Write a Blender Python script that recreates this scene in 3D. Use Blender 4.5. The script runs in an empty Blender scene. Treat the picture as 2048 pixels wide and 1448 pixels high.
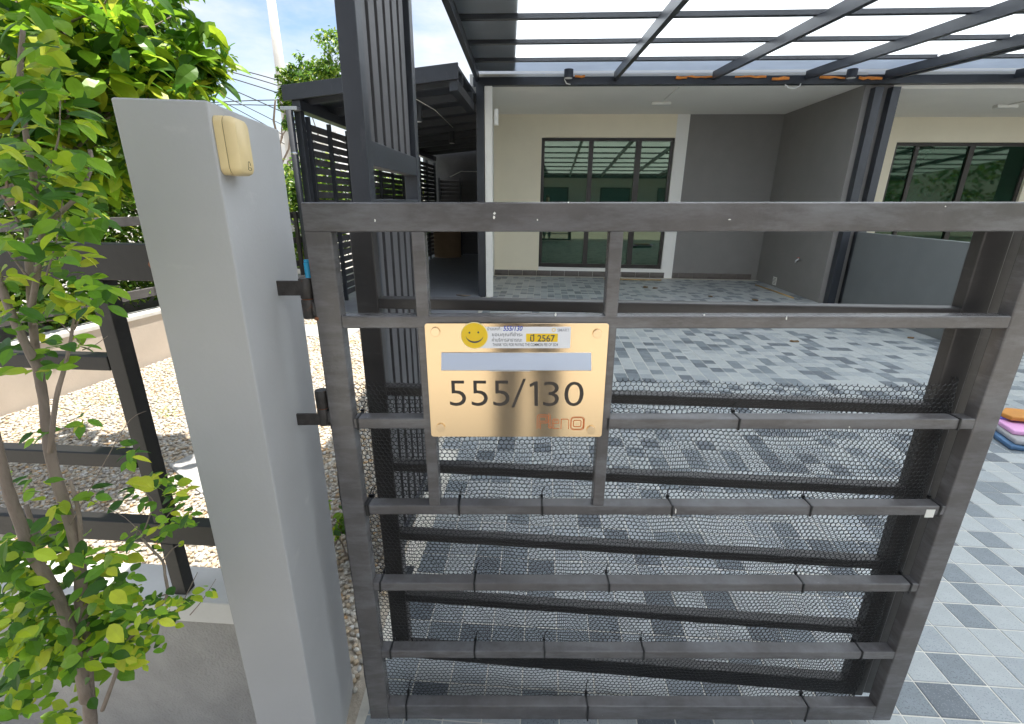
import bpy, bmesh, math, random
import numpy as np
from mathutils import Vector, Matrix

sc = bpy.context.scene
C = sc.collection
PI = math.pi
random.seed(7); RNG = np.random.default_rng(7)

# ------------------------------------------------------------------ camera
EYE = 1.42                                     # metres above the driveway
F, T, ROLL, PSI = 945.0, .3386, .010, math.radians(3.6)
TH = math.atan(T)
cd = bpy.data.cameras.new('camera'); cd.sensor_width = 36; cd.lens = F/2048*36
cd.clip_start = .02; cd.clip_end = 2000
cam = bpy.data.objects.new('camera', cd); C.objects.link(cam)
cam.matrix_world = Matrix.Translation((0, 0, EYE)) @ Matrix.Rotation(PSI, 4, 'Z') @ Matrix.Rotation(PI/2-TH, 4, 'X') @ Matrix.Rotation(ROLL, 4, 'Z')
sc.camera = cam

# ------------------------------------------------------------------ sky, sun, exposure
SUN = Vector((.20, .14, 1)).normalized()
w = bpy.data.worlds.new('World'); sc.world = w; w.use_nodes = True
nt = w.node_tree; nt.nodes.clear()
out = nt.nodes.new('ShaderNodeOutputWorld'); bg = nt.nodes.new('ShaderNodeBackground')
sky = nt.nodes.new('ShaderNodeTexSky'); sky.sky_type = 'NISHITA'; sky.sun_disc = False
sky.sun_elevation = math.asin(SUN.z); sky.sun_rotation = math.atan2(SUN.x, SUN.y)
tc = nt.nodes.new('ShaderNodeTexCoord'); mp = nt.nodes.new('ShaderNodeMapping'); mp.inputs['Scale'].default_value = (1, 1, 2.6)
nz = nt.nodes.new('ShaderNodeTexNoise'); nz.inputs['Scale'].default_value = 2.3; nz.inputs['Detail'].default_value = 7; nz.inputs['Roughness'].default_value = .58
cr = nt.nodes.new('ShaderNodeValToRGB'); cr.color_ramp.elements[0].position = .40; cr.color_ramp.elements[1].position = .60
mx = nt.nodes.new('ShaderNodeMixRGB'); mx.inputs[2].default_value = (4.6, 4.75, 4.95, 1)
L = nt.links.new
L(tc.outputs['Generated'], mp.inputs[0]); L(mp.outputs[0], nz.inputs['Vector']); L(nz.outputs[0], cr.inputs[0]); L(cr.outputs[0], mx.inputs[0])
L(sky.outputs[0], mx.inputs[1]); L(mx.outputs[0], bg.inputs[0]); L(bg.outputs[0], out.inputs[0])
bg.inputs[1].default_value = .09
sl = bpy.data.lights.new('sun', 'SUN'); sl.energy = 4.2; sl.angle = math.radians(.53); sl.color = (1, .955, .88)
so = bpy.data.objects.new('sun', sl); C.objects.link(so); so.rotation_euler = SUN.to_track_quat('Z', 'Y').to_euler(); so.location = (3, 3, 12)
sc.view_settings.view_transform = 'Standard'; sc.view_settings.look = 'None'; sc.view_settings.gamma = 1
sc.view_settings.exposure = 1.36
sc.render.engine = 'CYCLES'; sc.cycles.use_denoising = True; sc.cycles.max_bounces = 10; sc.cycles.diffuse_bounces = 5
sc.cycles.transparent_max_bounces = 12; sc.cycles.sample_clamp_indirect = 8

# ------------------------------------------------------------------ pixel <-> place
def ratio(px, py):
    x = (px-1024)/F; y = (py-724)/F; c, s = math.cos(ROLL), math.sin(ROLL)
    u = c*x+s*y; v = -s*x+c*y
    f = math.cos(TH)-v*math.sin(TH)
    return u/f, (-v*math.cos(TH)-math.sin(TH))/f
def H2W(x, d, z=0.):                            # heading frame -> world
    c, s = math.cos(PSI), math.sin(PSI); return Vector((x*c-d*s, x*s+d*c, z))
def atD(px, py, d):                             # a point seen at px,py at forward distance d
    a, b = ratio(px, py); return H2W(a*d, d, EYE+b*d)
def atH(px, py, d):
    a, b = ratio(px, py); return a*d, EYE+b*d

# ------------------------------------------------------------------ materials
MATS = {}
def mat(name, col, rough=.6, var=.12, nscale=6., bump=0., bscale=60., metal=0., spec=.5, attr=None, stretch=None, trans=0., aniso=0., wear=None, ior=None, coat=0., spots=None):
    if name in MATS: return MATS[name]
    m = bpy.data.materials.new(name); m.use_nodes = True; n = m.node_tree; l = n.links.new
    b = n.nodes['Principled BSDF']; o = n.nodes['Material Output']
    b.inputs['Roughness'].default_value = rough; b.inputs['Metallic'].default_value = metal; b.inputs['Specular IOR Level'].default_value = spec
    b.inputs['Coat Weight'].default_value = coat
    if ior: b.inputs['IOR'].default_value = ior
    if aniso: b.inputs['Anisotropic'].default_value = aniso
    tcn = n.nodes.new('ShaderNodeTexCoord'); mpn = n.nodes.new('ShaderNodeMapping')
    if stretch: mpn.inputs['Scale'].default_value = stretch
    l(tcn.outputs['Object'], mpn.inputs[0])
    no = n.nodes.new('ShaderNodeTexNoise'); no.inputs['Scale'].default_value = nscale; no.inputs['Detail'].default_value = 6; no.inputs['Roughness'].default_value = .62
    l(mpn.outputs[0], no.inputs['Vector'])
    mr = n.nodes.new('ShaderNodeMapRange'); mr.inputs[1].default_value = .28; mr.inputs[2].default_value = .72; mr.inputs[3].default_value = 1-var; mr.inputs[4].default_value = 1+var
    l(no.outputs[0], mr.inputs[0])
    mul = n.nodes.new('ShaderNodeMixRGB'); mul.blend_type = 'MULTIPLY'; mul.inputs[0].default_value = 1
    l(mr.outputs[0], mul.inputs[2])
    if attr:
        a = n.nodes.new('ShaderNodeAttribute'); a.attribute_name = attr; l(a.outputs['Color'], mul.inputs[1])
    else: mul.inputs[1].default_value = (*col, 1)
    cout = mul.outputs[0]
    if wear:                                    # (colour, low, high, scale, stretch): scuffs with a shape of their own
        wc, lo, hi, ws, wst = wear
        mp2 = n.nodes.new('ShaderNodeMapping'); mp2.inputs['Scale'].default_value = wst; l(tcn.outputs['Object'], mp2.inputs[0])
        n2 = n.nodes.new('ShaderNodeTexNoise'); n2.inputs['Scale'].default_value = ws; n2.inputs['Detail'].default_value = 8; n2.inputs['Roughness'].default_value = .7
        l(mp2.outputs[0], n2.inputs['Vector'])
        r2 = n.nodes.new('ShaderNodeMapRange'); r2.inputs[1].default_value = lo; r2.inputs[2].default_value = hi; l(n2.outputs[0], r2.inputs[0])
        m2 = n.nodes.new('ShaderNodeMixRGB'); l(r2.outputs[0], m2.inputs[0]); l(cout, m2.inputs[1]); m2.inputs[2].default_value = (*wc, 1); cout = m2.outputs[0]
    if spots:                                   # (colour, threshold, scale): small specks
        pc, pt, ps = spots
        v = n.nodes.new('ShaderNodeTexNoise'); v.inputs['Scale'].default_value = ps; v.inputs['Detail'].default_value = 2; l(tcn.outputs['Object'], v.inputs['Vector'])
        r3 = n.nodes.new('ShaderNodeMapRange'); r3.inputs[1].default_value = pt; r3.inputs[2].default_value = pt+.05; l(v.outputs[0], r3.inputs[0])
        m3 = n.nodes.new('ShaderNodeMixRGB'); l(r3.outputs[0], m3.inputs[0]); l(cout, m3.inputs[1]); m3.inputs[2].default_value = (*pc, 1); cout = m3.outputs[0]
    l(cout, b.inputs['Base Color'])
    if bump:
        nb = n.nodes.new('ShaderNodeTexNoise'); nb.inputs['Scale'].default_value = bscale; nb.inputs['Detail'].default_value = 5; l(mpn.outputs[0], nb.inputs['Vector'])
        bp = n.nodes.new('ShaderNodeBump'); bp.inputs['Strength'].default_value = bump; bp.inputs['Distance'].default_value = .01; l(nb.outputs[0], bp.inputs['Height']); l(bp.outputs[0], b.inputs['Normal'])
    if trans:
        t = n.nodes.new('ShaderNodeBsdfTranslucent'); ms = n.nodes.new('ShaderNodeMixShader'); ms.inputs[0].default_value = trans
        l(cout, t.inputs[0]); l(b.outputs[0], ms.inputs[1]); l(t.outputs[0], ms.inputs[2]); l(ms.outputs[0], o.inputs[0])
    MATS[name] = m; return m

gate_paint = mat('gate_paint', (.108, .100, .099), .26, .26, 5, .06, 90, spec=.65, wear=((.19, .19, .20), .45, .76, 4.5, (1, 1, 4)), spots=((.5, .5, .48), .79, 60))
dark_paint = mat('dark_paint', (.030, .034, .042), .38, .2, 5, .04, 80)
fence_paint = mat('fence_paint', (.013, .012, .011), .5, .3, 6, .06, 70, wear=((.04, .036, .033), .58, .8, 6, (1, 1, 3)))
post_paint = mat('post_paint', (.034, .038, .047), .42, .2, 4, .04, 80, wear=((.09, .09, .1), .6, .85, 8, (4, 4, 1)))
slat_paint = mat('slat_paint', (.085, .082, .086), .5, .12, 3, .06, 80)
hinge_steel = mat('hinge_steel', (.045, .040, .037), .5, .45, 40, .25, 120, wear=((.20, .085, .035), .60, .74, 30, (1, 1, 1)))
rust = mat('rust', (.23, .085, .035), .8, .35, 60, .2, 150)
black_plastic = mat('black_plastic', (.012, .012, .013), .42, .2, 20)
pillar_paint = mat('pillar_paint', (.42, .42, .425), .75, .05, 3, .045, 140, wear=((.52, .52, .51), .60, .82, 6, (1, 1, 2)), spots=((.16, .15, .14), .83, 42))
wall_plaster = mat('wall_plaster', (.42, .415, .40), .8, .08, 5, .12, 90)
rough_plaster = mat('rough_plaster', (.36, .35, .335), .9, .14, 9, .5, 160, spots=((.2, .2, .19), .72, 110))
beige_wall = mat('beige_wall', (.50, .43, .36), .85, .08, 4, .15, 80, wear=((.33, .28, .23), .6, .85, 6, (1, 1, .4)))
coping_mat = mat('coping', (.62, .6, .57), .8, .12, 8, .15, 80, wear=((.3, .29, .28), .6, .78, 14, (1, 3, .3)))
cream_paint = mat('cream_paint', (.84, .77, .60), .7, .03, 2, .05, 120)
white_paint = mat('white_paint', (.80, .79, .75), .7, .03, 2, .04, 120)
ceiling_paint = mat('ceiling_paint', (.86, .83, .76), .8, .02, 2, .03, 100)
grey_wall = mat('grey_wall', (.215, .205, .195), .75, .05, 3, .06, 120)
slate_wall = mat('slate_wall', (.135, .145, .145), .75, .07, 3, .06, 120)
facade_white = mat('facade_white', (.72, .72, .71), .8, .05, 1.5, .04, 60)
frame_metal = mat('frame_metal', (.030, .024, .020), .38, .15, 5)
roof_tile = mat('roof_tile', (.16, .15, .15), .7, .2, 4)
concrete = mat('concrete', (.36, .355, .34), .85, .14, 4, .2, 70)
asphalt = mat('asphalt', (.38, .36, .32), .9, .15, 1.2, .3, 120)
grout = mat('grout', (.62, .59, .52), .9, .15, 12, .1, 100)
tile_mats = [mat('tile_pale', (.345, .365, .365), .38, .08, 14, .06, 200, spots=((.24, .265, .275), .60, 190)),
             mat('tile_mist', (.285, .31, .322), .38, .10, 14, .06, 200, spots=((.19, .215, .23), .58, 190)),
             mat('tile_mid', (.170, .195, .212), .40, .14, 18, .08, 200, spots=((.10, .12, .135), .57, 190)),
             mat('tile_dark', (.105, .122, .138), .42, .18, 18, .08, 200, spots=((.18, .20, .22), .58, 190))]
skirt_tile = mat('skirt_tile', (.11, .095, .085), .5, .2, 9, .08, 100)
gravel_base = mat('gravel_base', (.46, .40, .32), .95, .2, 30, .4, 120)
pebble_mat = mat('pebble', (1, 1, 1), .7, .12, 90, .05, 150, attr='tint')
leaf_mat = mat('leaf', (1, 1, 1), .38, .12, 30, .05, 60, attr='tint', trans=.48, spec=.4)
bark = mat('bark', (.23, .185, .15), .85, .25, 25, .5, 110, stretch=(1, 1, .35))
soil = mat('soil', (.10, .075, .055), .95, .3, 15, .5, 60)
cream_plastic = mat('cream_plastic', (.76, .60, .32), .42, .06, 14, .02, 90, wear=((.50, .36, .18), .64, .84, 16, (1, 1, .5)))
dark_line = mat('dark_line', (.06, .05, .04), .7, .1, 10)
warm_steel = mat('warm_brushed_steel', (.97, .745, .47), .20, .03, 4, .008, 900, metal=1, stretch=(.02, 1, 1), aniso=.95)  # the plate is steel; its warm reflection is put into the metal colour
_t = warm_steel.node_tree.nodes.new('ShaderNodeCombineXYZ'); _t.inputs[2].default_value = 1
warm_steel.node_tree.links.new(_t.outputs[0], warm_steel.node_tree.nodes['Principled BSDF'].inputs['Tangent'])
bolt_brass = mat('bolt_brass', (.88, .68, .44), .26, .04, 20, metal=1)
steel = mat('brushed_steel', (.68, .70, .73), .34, .05, 5, .04, 900, metal=1, stretch=(.02, 1, 1))
ink = mat('engraved_ink', (.052, .042, .036), .5, .08, 20)
orange_ink = mat('orange_ink', (.66, .17, .045), .5, .08, 20)
sticker_white = mat('sticker_white', (.84, .84, .87), .4, .02, 5)
sticker_yellow = mat('sticker_yellow', (.90, .60, .02), .4, .03, 5)
sticker_cream = mat('sticker_cream', (.92, .80, .45), .4, .03, 5)
print_grey = mat('print_grey', (.07, .07, .09), .5, .1, 20)
pen_blue = mat('pen_blue', (.02, .06, .42), .5, .1, 20)
logo_grey = mat('logo_grey', (.34, .34, .38), .5, .1, 20)
blue_plastic = mat('blue_plastic', (.02, .38, .68), .25, .05, 20, spec=.6)
glass = mat('tinted_glass', (.010, .032, .022), .02, .05, 2, spec=.5, ior=1.95)
glass.node_tree.nodes['Principled BSDF'].inputs['Specular Tint'].default_value = (.80, .95, .70, 1)
glass_dark = mat('dark_glass', (.006, .022, .013), .03, .05, 2, spec=.5, ior=1.55)
glass_dark.node_tree.nodes['Principled BSDF'].inputs['Specular Tint'].default_value = (.7, .95, .65, 1)
far_glass = mat('far_glass', (.12, .17, .2), .06, .1, 2, spec=.8)
canopy_sheet = mat('canopy_sheet', (.82, .86, .90), .5, .05, 2, trans=.88)
lean_sheet = mat('lean_sheet', (.045, .052, .066), .5, .15, 2)
foam = mat('sealant_foam', (.80, .27, .05), .9, .2, 30, .6, 90)
white_plastic = mat('white_plastic', (.78, .77, .72), .4, .04, 6)
lamp_face = mat('lamp_face', (.85, .85, .82), .3, .03, 6)
cardboard = mat('cardboard', (.24, .165, .10), .9, .12, 5)
dry = mat('dry_wood', (.42, .29, .13), .85, .25, 30)
pole_concrete = mat('pole_concrete', (.55, .53, .49), .9, .1, 5)
cable_black = mat('cable_black', (.02, .02, .02), .6, .1, 5)
pink_plastic = mat('pink_plastic', (.70, .36, .62), .35, .1, 6)
violet_plastic = mat('violet_plastic', (.20, .22, .78), .35, .1, 6)
orange_board = mat('orange_board', (.48, .20, .03), .6, .15, 9)
mat_grey = mat('mat_grey', (.30, .30, .31), .8, .2, 12, .2, 90)
mat_blue = mat('mat_blue', (.06, .13, .24), .7, .2, 12)

# ------------------------------------------------------------------ mesh helpers
def tag(o, label=None, cat=None, group=None, kind=None):
    if label: o['label'] = label
    if cat: o['category'] = cat
    if group: o['group'] = group
    if kind: o['kind'] = kind
    return o
def link(name, me, m, parent=None, loc=None, rot=None, smooth=False):
    o = bpy.data.objects.new(name, me); C.objects.link(o)
    if m is not None and not me.materials:
        for k in (m if isinstance(m, list) else [m]): me.materials.append(k)
    if parent: o.parent = parent
    if loc is not None: o.location = loc
    if rot is not None: o.rotation_euler = rot
    if smooth: me.shade_smooth()
    return o
def empty(name, loc=(0, 0, 0), rot=(0, 0, 0), label=None, cat=None, group=None):
    o = bpy.data.objects.new(name, None); C.objects.link(o); o.location = loc; o.rotation_euler = rot; o.empty_display_size = .05
    return tag(o, label, cat, group)
class MB:
    def __init__(s): s.v = []; s.f = []; s.mi = []
    def add(s, vs, fs, mi=0):
        b = len(s.v); s.v += [tuple(v) for v in vs]; s.f += [tuple(b+i for i in f) for f in fs]; s.mi += [mi]*len(fs); return s
    def box(s, x0, x1, y0, y1, z0, z1, mi=0):
        vs = [(x0,y0,z0),(x1,y0,z0),(x1,y1,z0),(x0,y1,z0),(x0,y0,z1),(x1,y0,z1),(x1,y1,z1),(x0,y1,z1)]
        return s.add(vs, [(0,3,2,1),(4,5,6,7),(0,1,5,4),(1,2,6,5),(2,3,7,6),(3,0,4,7)], mi)
    def prism(s, poly, axis, a, b, mi=0):       # polygon in the two other axes, extruded along axis
        n = len(poly)
        def P(p, t): return {'x': (t, p[0], p[1]), 'y': (p[0], t, p[1]), 'z': (p[0], p[1], t)}[axis]
        vs = [P(p, a) for p in poly]+[P(p, b) for p in poly]
        fs = [tuple(range(n))[::-1], tuple(range(n, 2*n))]+[(i, (i+1) % n, n+(i+1) % n, n+i) for i in range(n)]
        return s.add(vs, fs, mi)
    def tube(s, pts, rad, n=6, mi=0, cap=True):
        pts = [Vector(p) for p in pts]; rads = rad if isinstance(rad, (list, tuple)) else [rad]*len(pts)
        b = len(s.v); up = None
        for i, p in enumerate(pts):
            d = (pts[min(i+1, len(pts)-1)]-pts[max(i-1, 0)]).normalized()
            if up is None: up = d.orthogonal().normalized()
            up = (up-d*up.dot(d)).normalized(); sd = d.cross(up)
            for k in range(n):
                a = 2*PI*k/n; s.v.append(tuple(p+(up*math.cos(a)+sd*math.sin(a))*rads[i]))
        for i in range(len(pts)-1):
            for k in range(n):
                s.f.append((b+i*n+k, b+i*n+(k+1) % n, b+(i+1)*n+(k+1) % n, b+(i+1)*n+k)); s.mi.append(mi)
        if cap:
            s.f.append(tuple(b+k for k in range(n))[::-1]); s.mi.append(mi)
            e = b+(len(pts)-1)*n; s.f.append(tuple(e+k for k in range(n))); s.mi.append(mi)
        return s
    def mesh(s, name, bevel=0., seg=2):
        me = bpy.data.meshes.new(name); me.from_pydata(s.v, [], s.f); me.polygons.foreach_set('material_index', s.mi)
        bm = bmesh.new(); bm.from_mesh(me)
        bmesh.ops.recalc_face_normals(bm, faces=bm.faces[:])
        if bevel: bmesh.ops.bevel(bm, geom=bm.edges[:], offset=bevel, segments=seg, affect='EDGES', profile=.5, clamp_overlap=True)
        bm.to_mesh(me); bm.free()
        if bevel: me.shade_smooth(); me.set_sharp_from_angle(angle=math.radians(50))
        me.update(); return me
    def build(s, name, m, parent=None, loc=None, rot=None, bevel=0., seg=2, smooth=False):
        o = link(name, s.mesh(name, bevel, seg), m, parent, loc, rot, smooth)
        if bevel: wn = o.modifiers.new('weighted_normal', 'WEIGHTED_NORMAL'); wn.keep_sharp = True
        return o
def B(name, m, parent, x0, x1, y0, y1, z0, z1, bevel=0., loc=None):
    return MB().box(x0, x1, y0, y1, z0, z1).build(name, m, parent, loc, None, bevel)
def structure(o): o['kind'] = 'structure'; return o

# ------------------------------------------------------------------ ground and setting
structure(MB().box(-600, 600, -600, 600, -.5, -.03).build('ground', asphalt))
def bx(y): return -.49-.068*(y-.8)              # boundary line between side yard and driveway
# driveway slab and tiles
drive = structure(MB().prism([(bx(.72), .72), (9.9, .72), (9.9, 9.8), (bx(9.8), 9.8)], 'z', -.02, -.0022).build('driveway', grout))
PIT, GR = .112, .0038
def tile_mesh(k):
    a = (PIT-GR)/2; b = a-.0022
    mb = MB(); vs = [(-a,-a,-.006),(a,-a,-.006),(a,a,-.006),(-a,a,-.006),(-a,-a,-.0016),(a,-a,-.0016),(a,a,-.0016),(-a,a,-.0016),(-b,-b,0),(b,-b,0),(b,b,0),(-b,b,0)]
    mb.add(vs, [(0,1,5,4),(1,2,6,5),(2,3,7,6),(3,0,4,7),(4,5,9,8),(5,6,10,9),(6,7,11,10),(7,4,8,11),(8,9,10,11)])
    me = mb.mesh('tile'); me.materials.append(tile_mats[k]); return me
TM = [tile_mesh(k) for k in range(4)]
cand = []
trng = random.Random(11)
for j in range(int(9.0/PIT)):
    for i in range(-10, int(9.8/PIT)):
        x = i*PIT+.03; y = .78+j*PIT+.004*0
        if x-PIT/2 < bx(y)+.02 or y > 9.62 or x > 9.8: continue
        if abs(x-4.42) < .05 and 7.3 < y: continue
        r = trng.random(); k = 0 if r < .46 else 1 if r < .70 else 2 if r < .87 else 3
        z = trng.uniform(-.0007, .0007)
        cand.append((x, y, z, k))
def seen(x, y):                                 # how large a tile shows, 0 when outside the picture
    h = math.cos(PSI)*x+math.sin(PSI)*y; d = -math.sin(PSI)*x+math.cos(PSI)*y
    if d < .9: return 0
    zc = d*math.cos(TH)+EYE*math.sin(TH); px = 1024+F*h/zc; py = 724+F*(EYE*math.cos(TH)-d*math.sin(TH))/zc
    if px > 2070 or px < 700 or py > 1470: return 0
    s = 1/zc**2
    if not (px > 1830+(1300-py)*.37 or 660 < py < 800): s *= .35   # behind the netting
    return s
order = sorted(range(len(cand)), key=lambda q: -seen(*cand[q][:2]))
near = set(order[:300])
for q in order[:300]:
    x, y, z, k = cand[q]
    link('tile', TM[k], None, drive, (x, y, z), (trng.uniform(-.004, .004), trng.uniform(-.004, .004), trng.uniform(-.004, .004)))
tv = np.array([v.co[:] for v in TM[0].vertices]); tf = [tuple(p.vertices) for p in TM[0].polygons]
V = []; Fc = []; MI = []
for q in range(len(cand)):
    if q in near: continue
    x, y, z, k = cand[q]; b = len(V); V += [(vx+x, vy+y, vz+z) for vx, vy, vz in tv]; Fc += [tuple(b+i for i in f) for f in tf]; MI += [k]*len(tf)
me = bpy.data.meshes.new('tile_field'); me.from_pydata(V, [], Fc); me.polygons.foreach_set('material_index', MI)
tag(link('tile_field', me, tile_mats, drive), kind='stuff')
# side yard
bed = structure(MB().prism([(-3.75, .9), (bx(.9), .9), (bx(6.0), 6.0), (-3.3, 6.0)], 'z', -.02, -.004).build('gravel_bed', gravel_base))
structure(MB().prism([(-3.3, 6.0), (bx(6.0), 6.0), (-1.0, 7.6), (-1.0, 14.2), (-3.3, 14.2)], 'z', -.02, .012).build('side_floor', mat('side_floor', (.24, .25, .27), .5, .15, 6, .05, 60)))
# pebbles
ico = bmesh.new(); bmesh.ops.create_icosphere(ico, subdivisions=1, radius=1.)
iv = np.array([v.co[:] for v in ico.verts]); ico.faces.ensure_lookup_table(); ifc = np.array([[v.index for v in f.verts] for f in ico.faces]); ico.free()
def np_mesh(name, verts, faces, tint=None, smooth=True):
    me = bpy.data.meshes.new(name); n = faces.shape[1]
    me.vertices.add(len(verts)); me.vertices.foreach_set('co', verts.astype(np.float32).ravel())
    me.loops.add(faces.size); me.loops.foreach_set('vertex_index', faces.astype(np.int32).ravel())
    me.polygons.add(len(faces)); me.polygons.foreach_set('loop_start', np.arange(0, faces.size, n, dtype=np.int32))
    me.polygons.foreach_set('use_smooth', np.full(len(faces), smooth))
    me.update(calc_edges=True)
    if tint is not None:
        a = me.attributes.new('tint', 'FLOAT_COLOR', 'POINT'); a.data.foreach_set('color', np.hstack([tint, np.ones((len(tint), 1))]).astype(np.float32).ravel())
    return me
pts = []
yy = .97
while yy < 5.98:
    pitch = .0195 if yy < 2.2 else .024 if yy < 3.8 else .031
    xl = -3.62+.13*(yy-2.7); xr = bx(yy)-.03
    xs = np.arange(xl, xr, pitch); xs = xs+RNG.uniform(-.4, .4, len(xs))*pitch; ys = yy+RNG.uniform(-.4, .4, len(xs))*pitch
    keep = (xs > -1.38*ys-.15); pts.append(np.stack([xs[keep], ys[keep], np.full(keep.sum(), pitch)], 1)); yy += pitch*.86
P = np.concatenate(pts); n = len(P)
a = RNG.uniform(0, 2*PI, n); sx = P[:, 2]*RNG.uniform(.46, .78, n); sy = P[:, 2]*RNG.uniform(.38, .60, n); sz = P[:, 2]*RNG.uniform(.26, .42, n)
jit = 1+RNG.uniform(-.14, .14, (n, 12))
lx = iv[None, :, 0]*sx[:, None]*jit; ly = iv[None, :, 1]*sy[:, None]*jit; lz = iv[None, :, 2]*sz[:, None]
X = lx*np.cos(a)[:, None]-ly*np.sin(a)[:, None]+P[:, 0:1]; Yv = lx*np.sin(a)[:, None]+ly*np.cos(a)[:, None]+P[:, 1:2]; Zv = lz+RNG.uniform(-.002, .006, n)[:, None]
verts = np.stack([X, Yv, Zv], 2).reshape(-1, 3); faces = (ifc[None]+(np.arange(n)*12)[:, None, None]).reshape(-1, 3)
pal = np.array([(.62, .55, .45), (.70, .66, .58), (.55, .44, .31), (.66, .52, .36), (.50, .46, .40), (.62, .40, .20), (.74, .72, .68)])
ti = pal[RNG.choice(7, n, p=[.28, .24, .14, .12, .12, .03, .07])]*.78*RNG.uniform(.82, 1.08, (n, 1))
tag(link('gravel', np_mesh('gravel', verts, faces, np.repeat(ti, 12, 0)), pebble_mat), 'pale washed gravel covering the sunny side yard behind the fence', 'gravel', kind='stuff')
# slabs in the gravel
for nm, pl, lb in (('paving_slab', [(-2.05, 2.18), (-1.69, 1.94), (-1.45, 2.20), (-1.95, 2.46)], 'grey concrete slab set in the gravel beside the grey gate pillar'),
                   ('paving_slab', [(-2.95, 4.85), (-2.1, 4.8), (-2.08, 5.25), (-2.93, 5.3)], 'grey concrete slab set in the gravel in front of the slatted lean-to')):
    tag(MB().prism(pl, 'z', -.01, .016).build(nm, concrete, bevel=.004), lb, 'slab')

# ------------------------------------------------------------------ leaves
LT = np.array([(0,0,0), (-.15,.12,.03), (-.26,.32,.05), (-.27,.55,.045), (-.17,.78,.015), (0,1,-.06), (.17,.78,.015), (.27,.55,.045), (.26,.32,.05), (.15,.12,.03), (0,.3,0), (0,.62,0)])
LF = np.array([(0,10,1), (1,10,2), (2,10,11), (2,11,3), (3,11,4), (4,11,5), (0,9,10), (9,8,10), (8,11,10), (8,7,11), (7,6,11), (6,5,11)])
LN_ = len(LT)
def leaf_arrays(pos, size, dirs, nor, bend):
    n = len(pos)
    dirs = dirs/np.linalg.norm(dirs, axis=1, keepdims=True)
    sd = np.cross(dirs, nor); sd /= np.linalg.norm(sd, axis=1, keepdims=True)+1e-9; up = np.cross(sd, dirs)
    t = LT[None].repeat(n, 0)*size[:, None, None]
    zz = t[:, :, 2]-bend[:, None]*(LT[None, :, 1]**2)*size[:, None]
    return (pos[:, None]+sd[:, None]*t[:, :, 0:1]+dirs[:, None]*t[:, :, 1:2]+up[:, None]*zz[:, :, None])
def tints(n, kind='bright'):
    c = {'bright': [(.24, .43, .03), (.13, .29, .025), (.42, .56, .035), (.52, .58, .045), (.055, .15, .018)],
         'hedge': [(.17, .31, .035), (.10, .22, .026), (.29, .43, .05), (.40, .48, .07), (.06, .14, .02)],
         'dark': [(.08, .17, .022), (.055, .12, .018), (.14, .25, .03), (.22, .31, .04), (.035, .08, .014)]}[kind]
    return np.array(c)[RNG.choice(5, n, p=[.25, .25, .20, .10, .20])]*RNG.uniform(.8, 1.2, (n, 1))
def leaf_mesh(name, pos, s0, s1, kind, droop=.35):
    n = len(pos); size = RNG.uniform(s0, s1, n)
    az = RNG.uniform(0, 2*PI, n); d = np.stack([np.cos(az), np.sin(az), RNG.uniform(-.9, .35, n)-droop*.3], 1)
    nor = np.stack([RNG.normal(0, .45, n), RNG.normal(0, .45, n)-.15, np.full(n, 1.)], 1)
    v = leaf_arrays(pos, size, d, nor, RNG.uniform(0, .35, n))
    f = (LF[None]+(np.arange(n)*LN_)[:, None, None]).reshape(-1, 3)
    return np_mesh(name, v.reshape(-1, 3), f, np.repeat(tints(n, kind), LN_, 0), False)
def blob(c, r, n, clump=14):
    """points gathered in twig clumps through an ellipsoid, denser to the outside"""
    k = max(1, n//clump); u = RNG.normal(0, 1, (k, 3)); u /= np.linalg.norm(u, axis=1, keepdims=True)
    cc = u*(RNG.uniform(.25, 1, (k, 1))**.45)*(1+.22*np.sin(u[:, :1]*5+u[:, 1:2]*4))
    p = np.repeat(cc, clump, 0)*np.array(r)+RNG.normal(0, 1, (k*clump, 3))*np.array(r)*.11
    return p+np.array(c)
def wander(p0, p1, n=6, j=.05):
    p0, p1 = Vector(p0), Vector(p1); L_ = (p1-p0).length
    return [p0.lerp(p1, i/n)+Vector((random.uniform(-1, 1), random.uniform(-1, 1), random.uniform(-.4, .4)))*j*L_*(0 if i in (0, n) else 1) for i in range(n+1)]
def tree(name, base, top, r0, blobs, sizes, kind, label, group=None, cat='tree', parts=('trunk', 'crown')):
    e = empty(name, base, label=label, cat=cat, group=group); bv = Vector(base); tb = MB()
    tp = Vector(top)-bv; pts_ = wander((0, 0, -.05), tp, 7, .05); tb.tube(pts_, [r0*(1-.6*i/7) for i in range(8)], 8)
    allp = []
    for c, r, nn in blobs:
        cv = Vector(c)-bv; st = pts_[random.choice((3, 4, 5))]
        tb.tube(wander(st, cv, 5, .07), [r0*.45*(1-.14*i) for i in range(6)], 6)
        for q in range(5):
            e2 = cv+Vector((random.uniform(-.8, .8)*r[0], random.uniform(-.8, .8)*r[1], random.uniform(-.6, .8)*r[2])); tb.tube(wander(cv.lerp(st, .25), e2, 4, .08), [r0*.2*(1-.2*i) for i in range(5)], 5)
        allp.append(blob(cv, r, nn))
    tb.build(parts[0], bark, e, smooth=True)
    tag(link(parts[1], leaf_mesh(parts[1], np.concatenate(allp), *sizes, kind), leaf_mat, e), kind='stuff')
    return e

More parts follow.
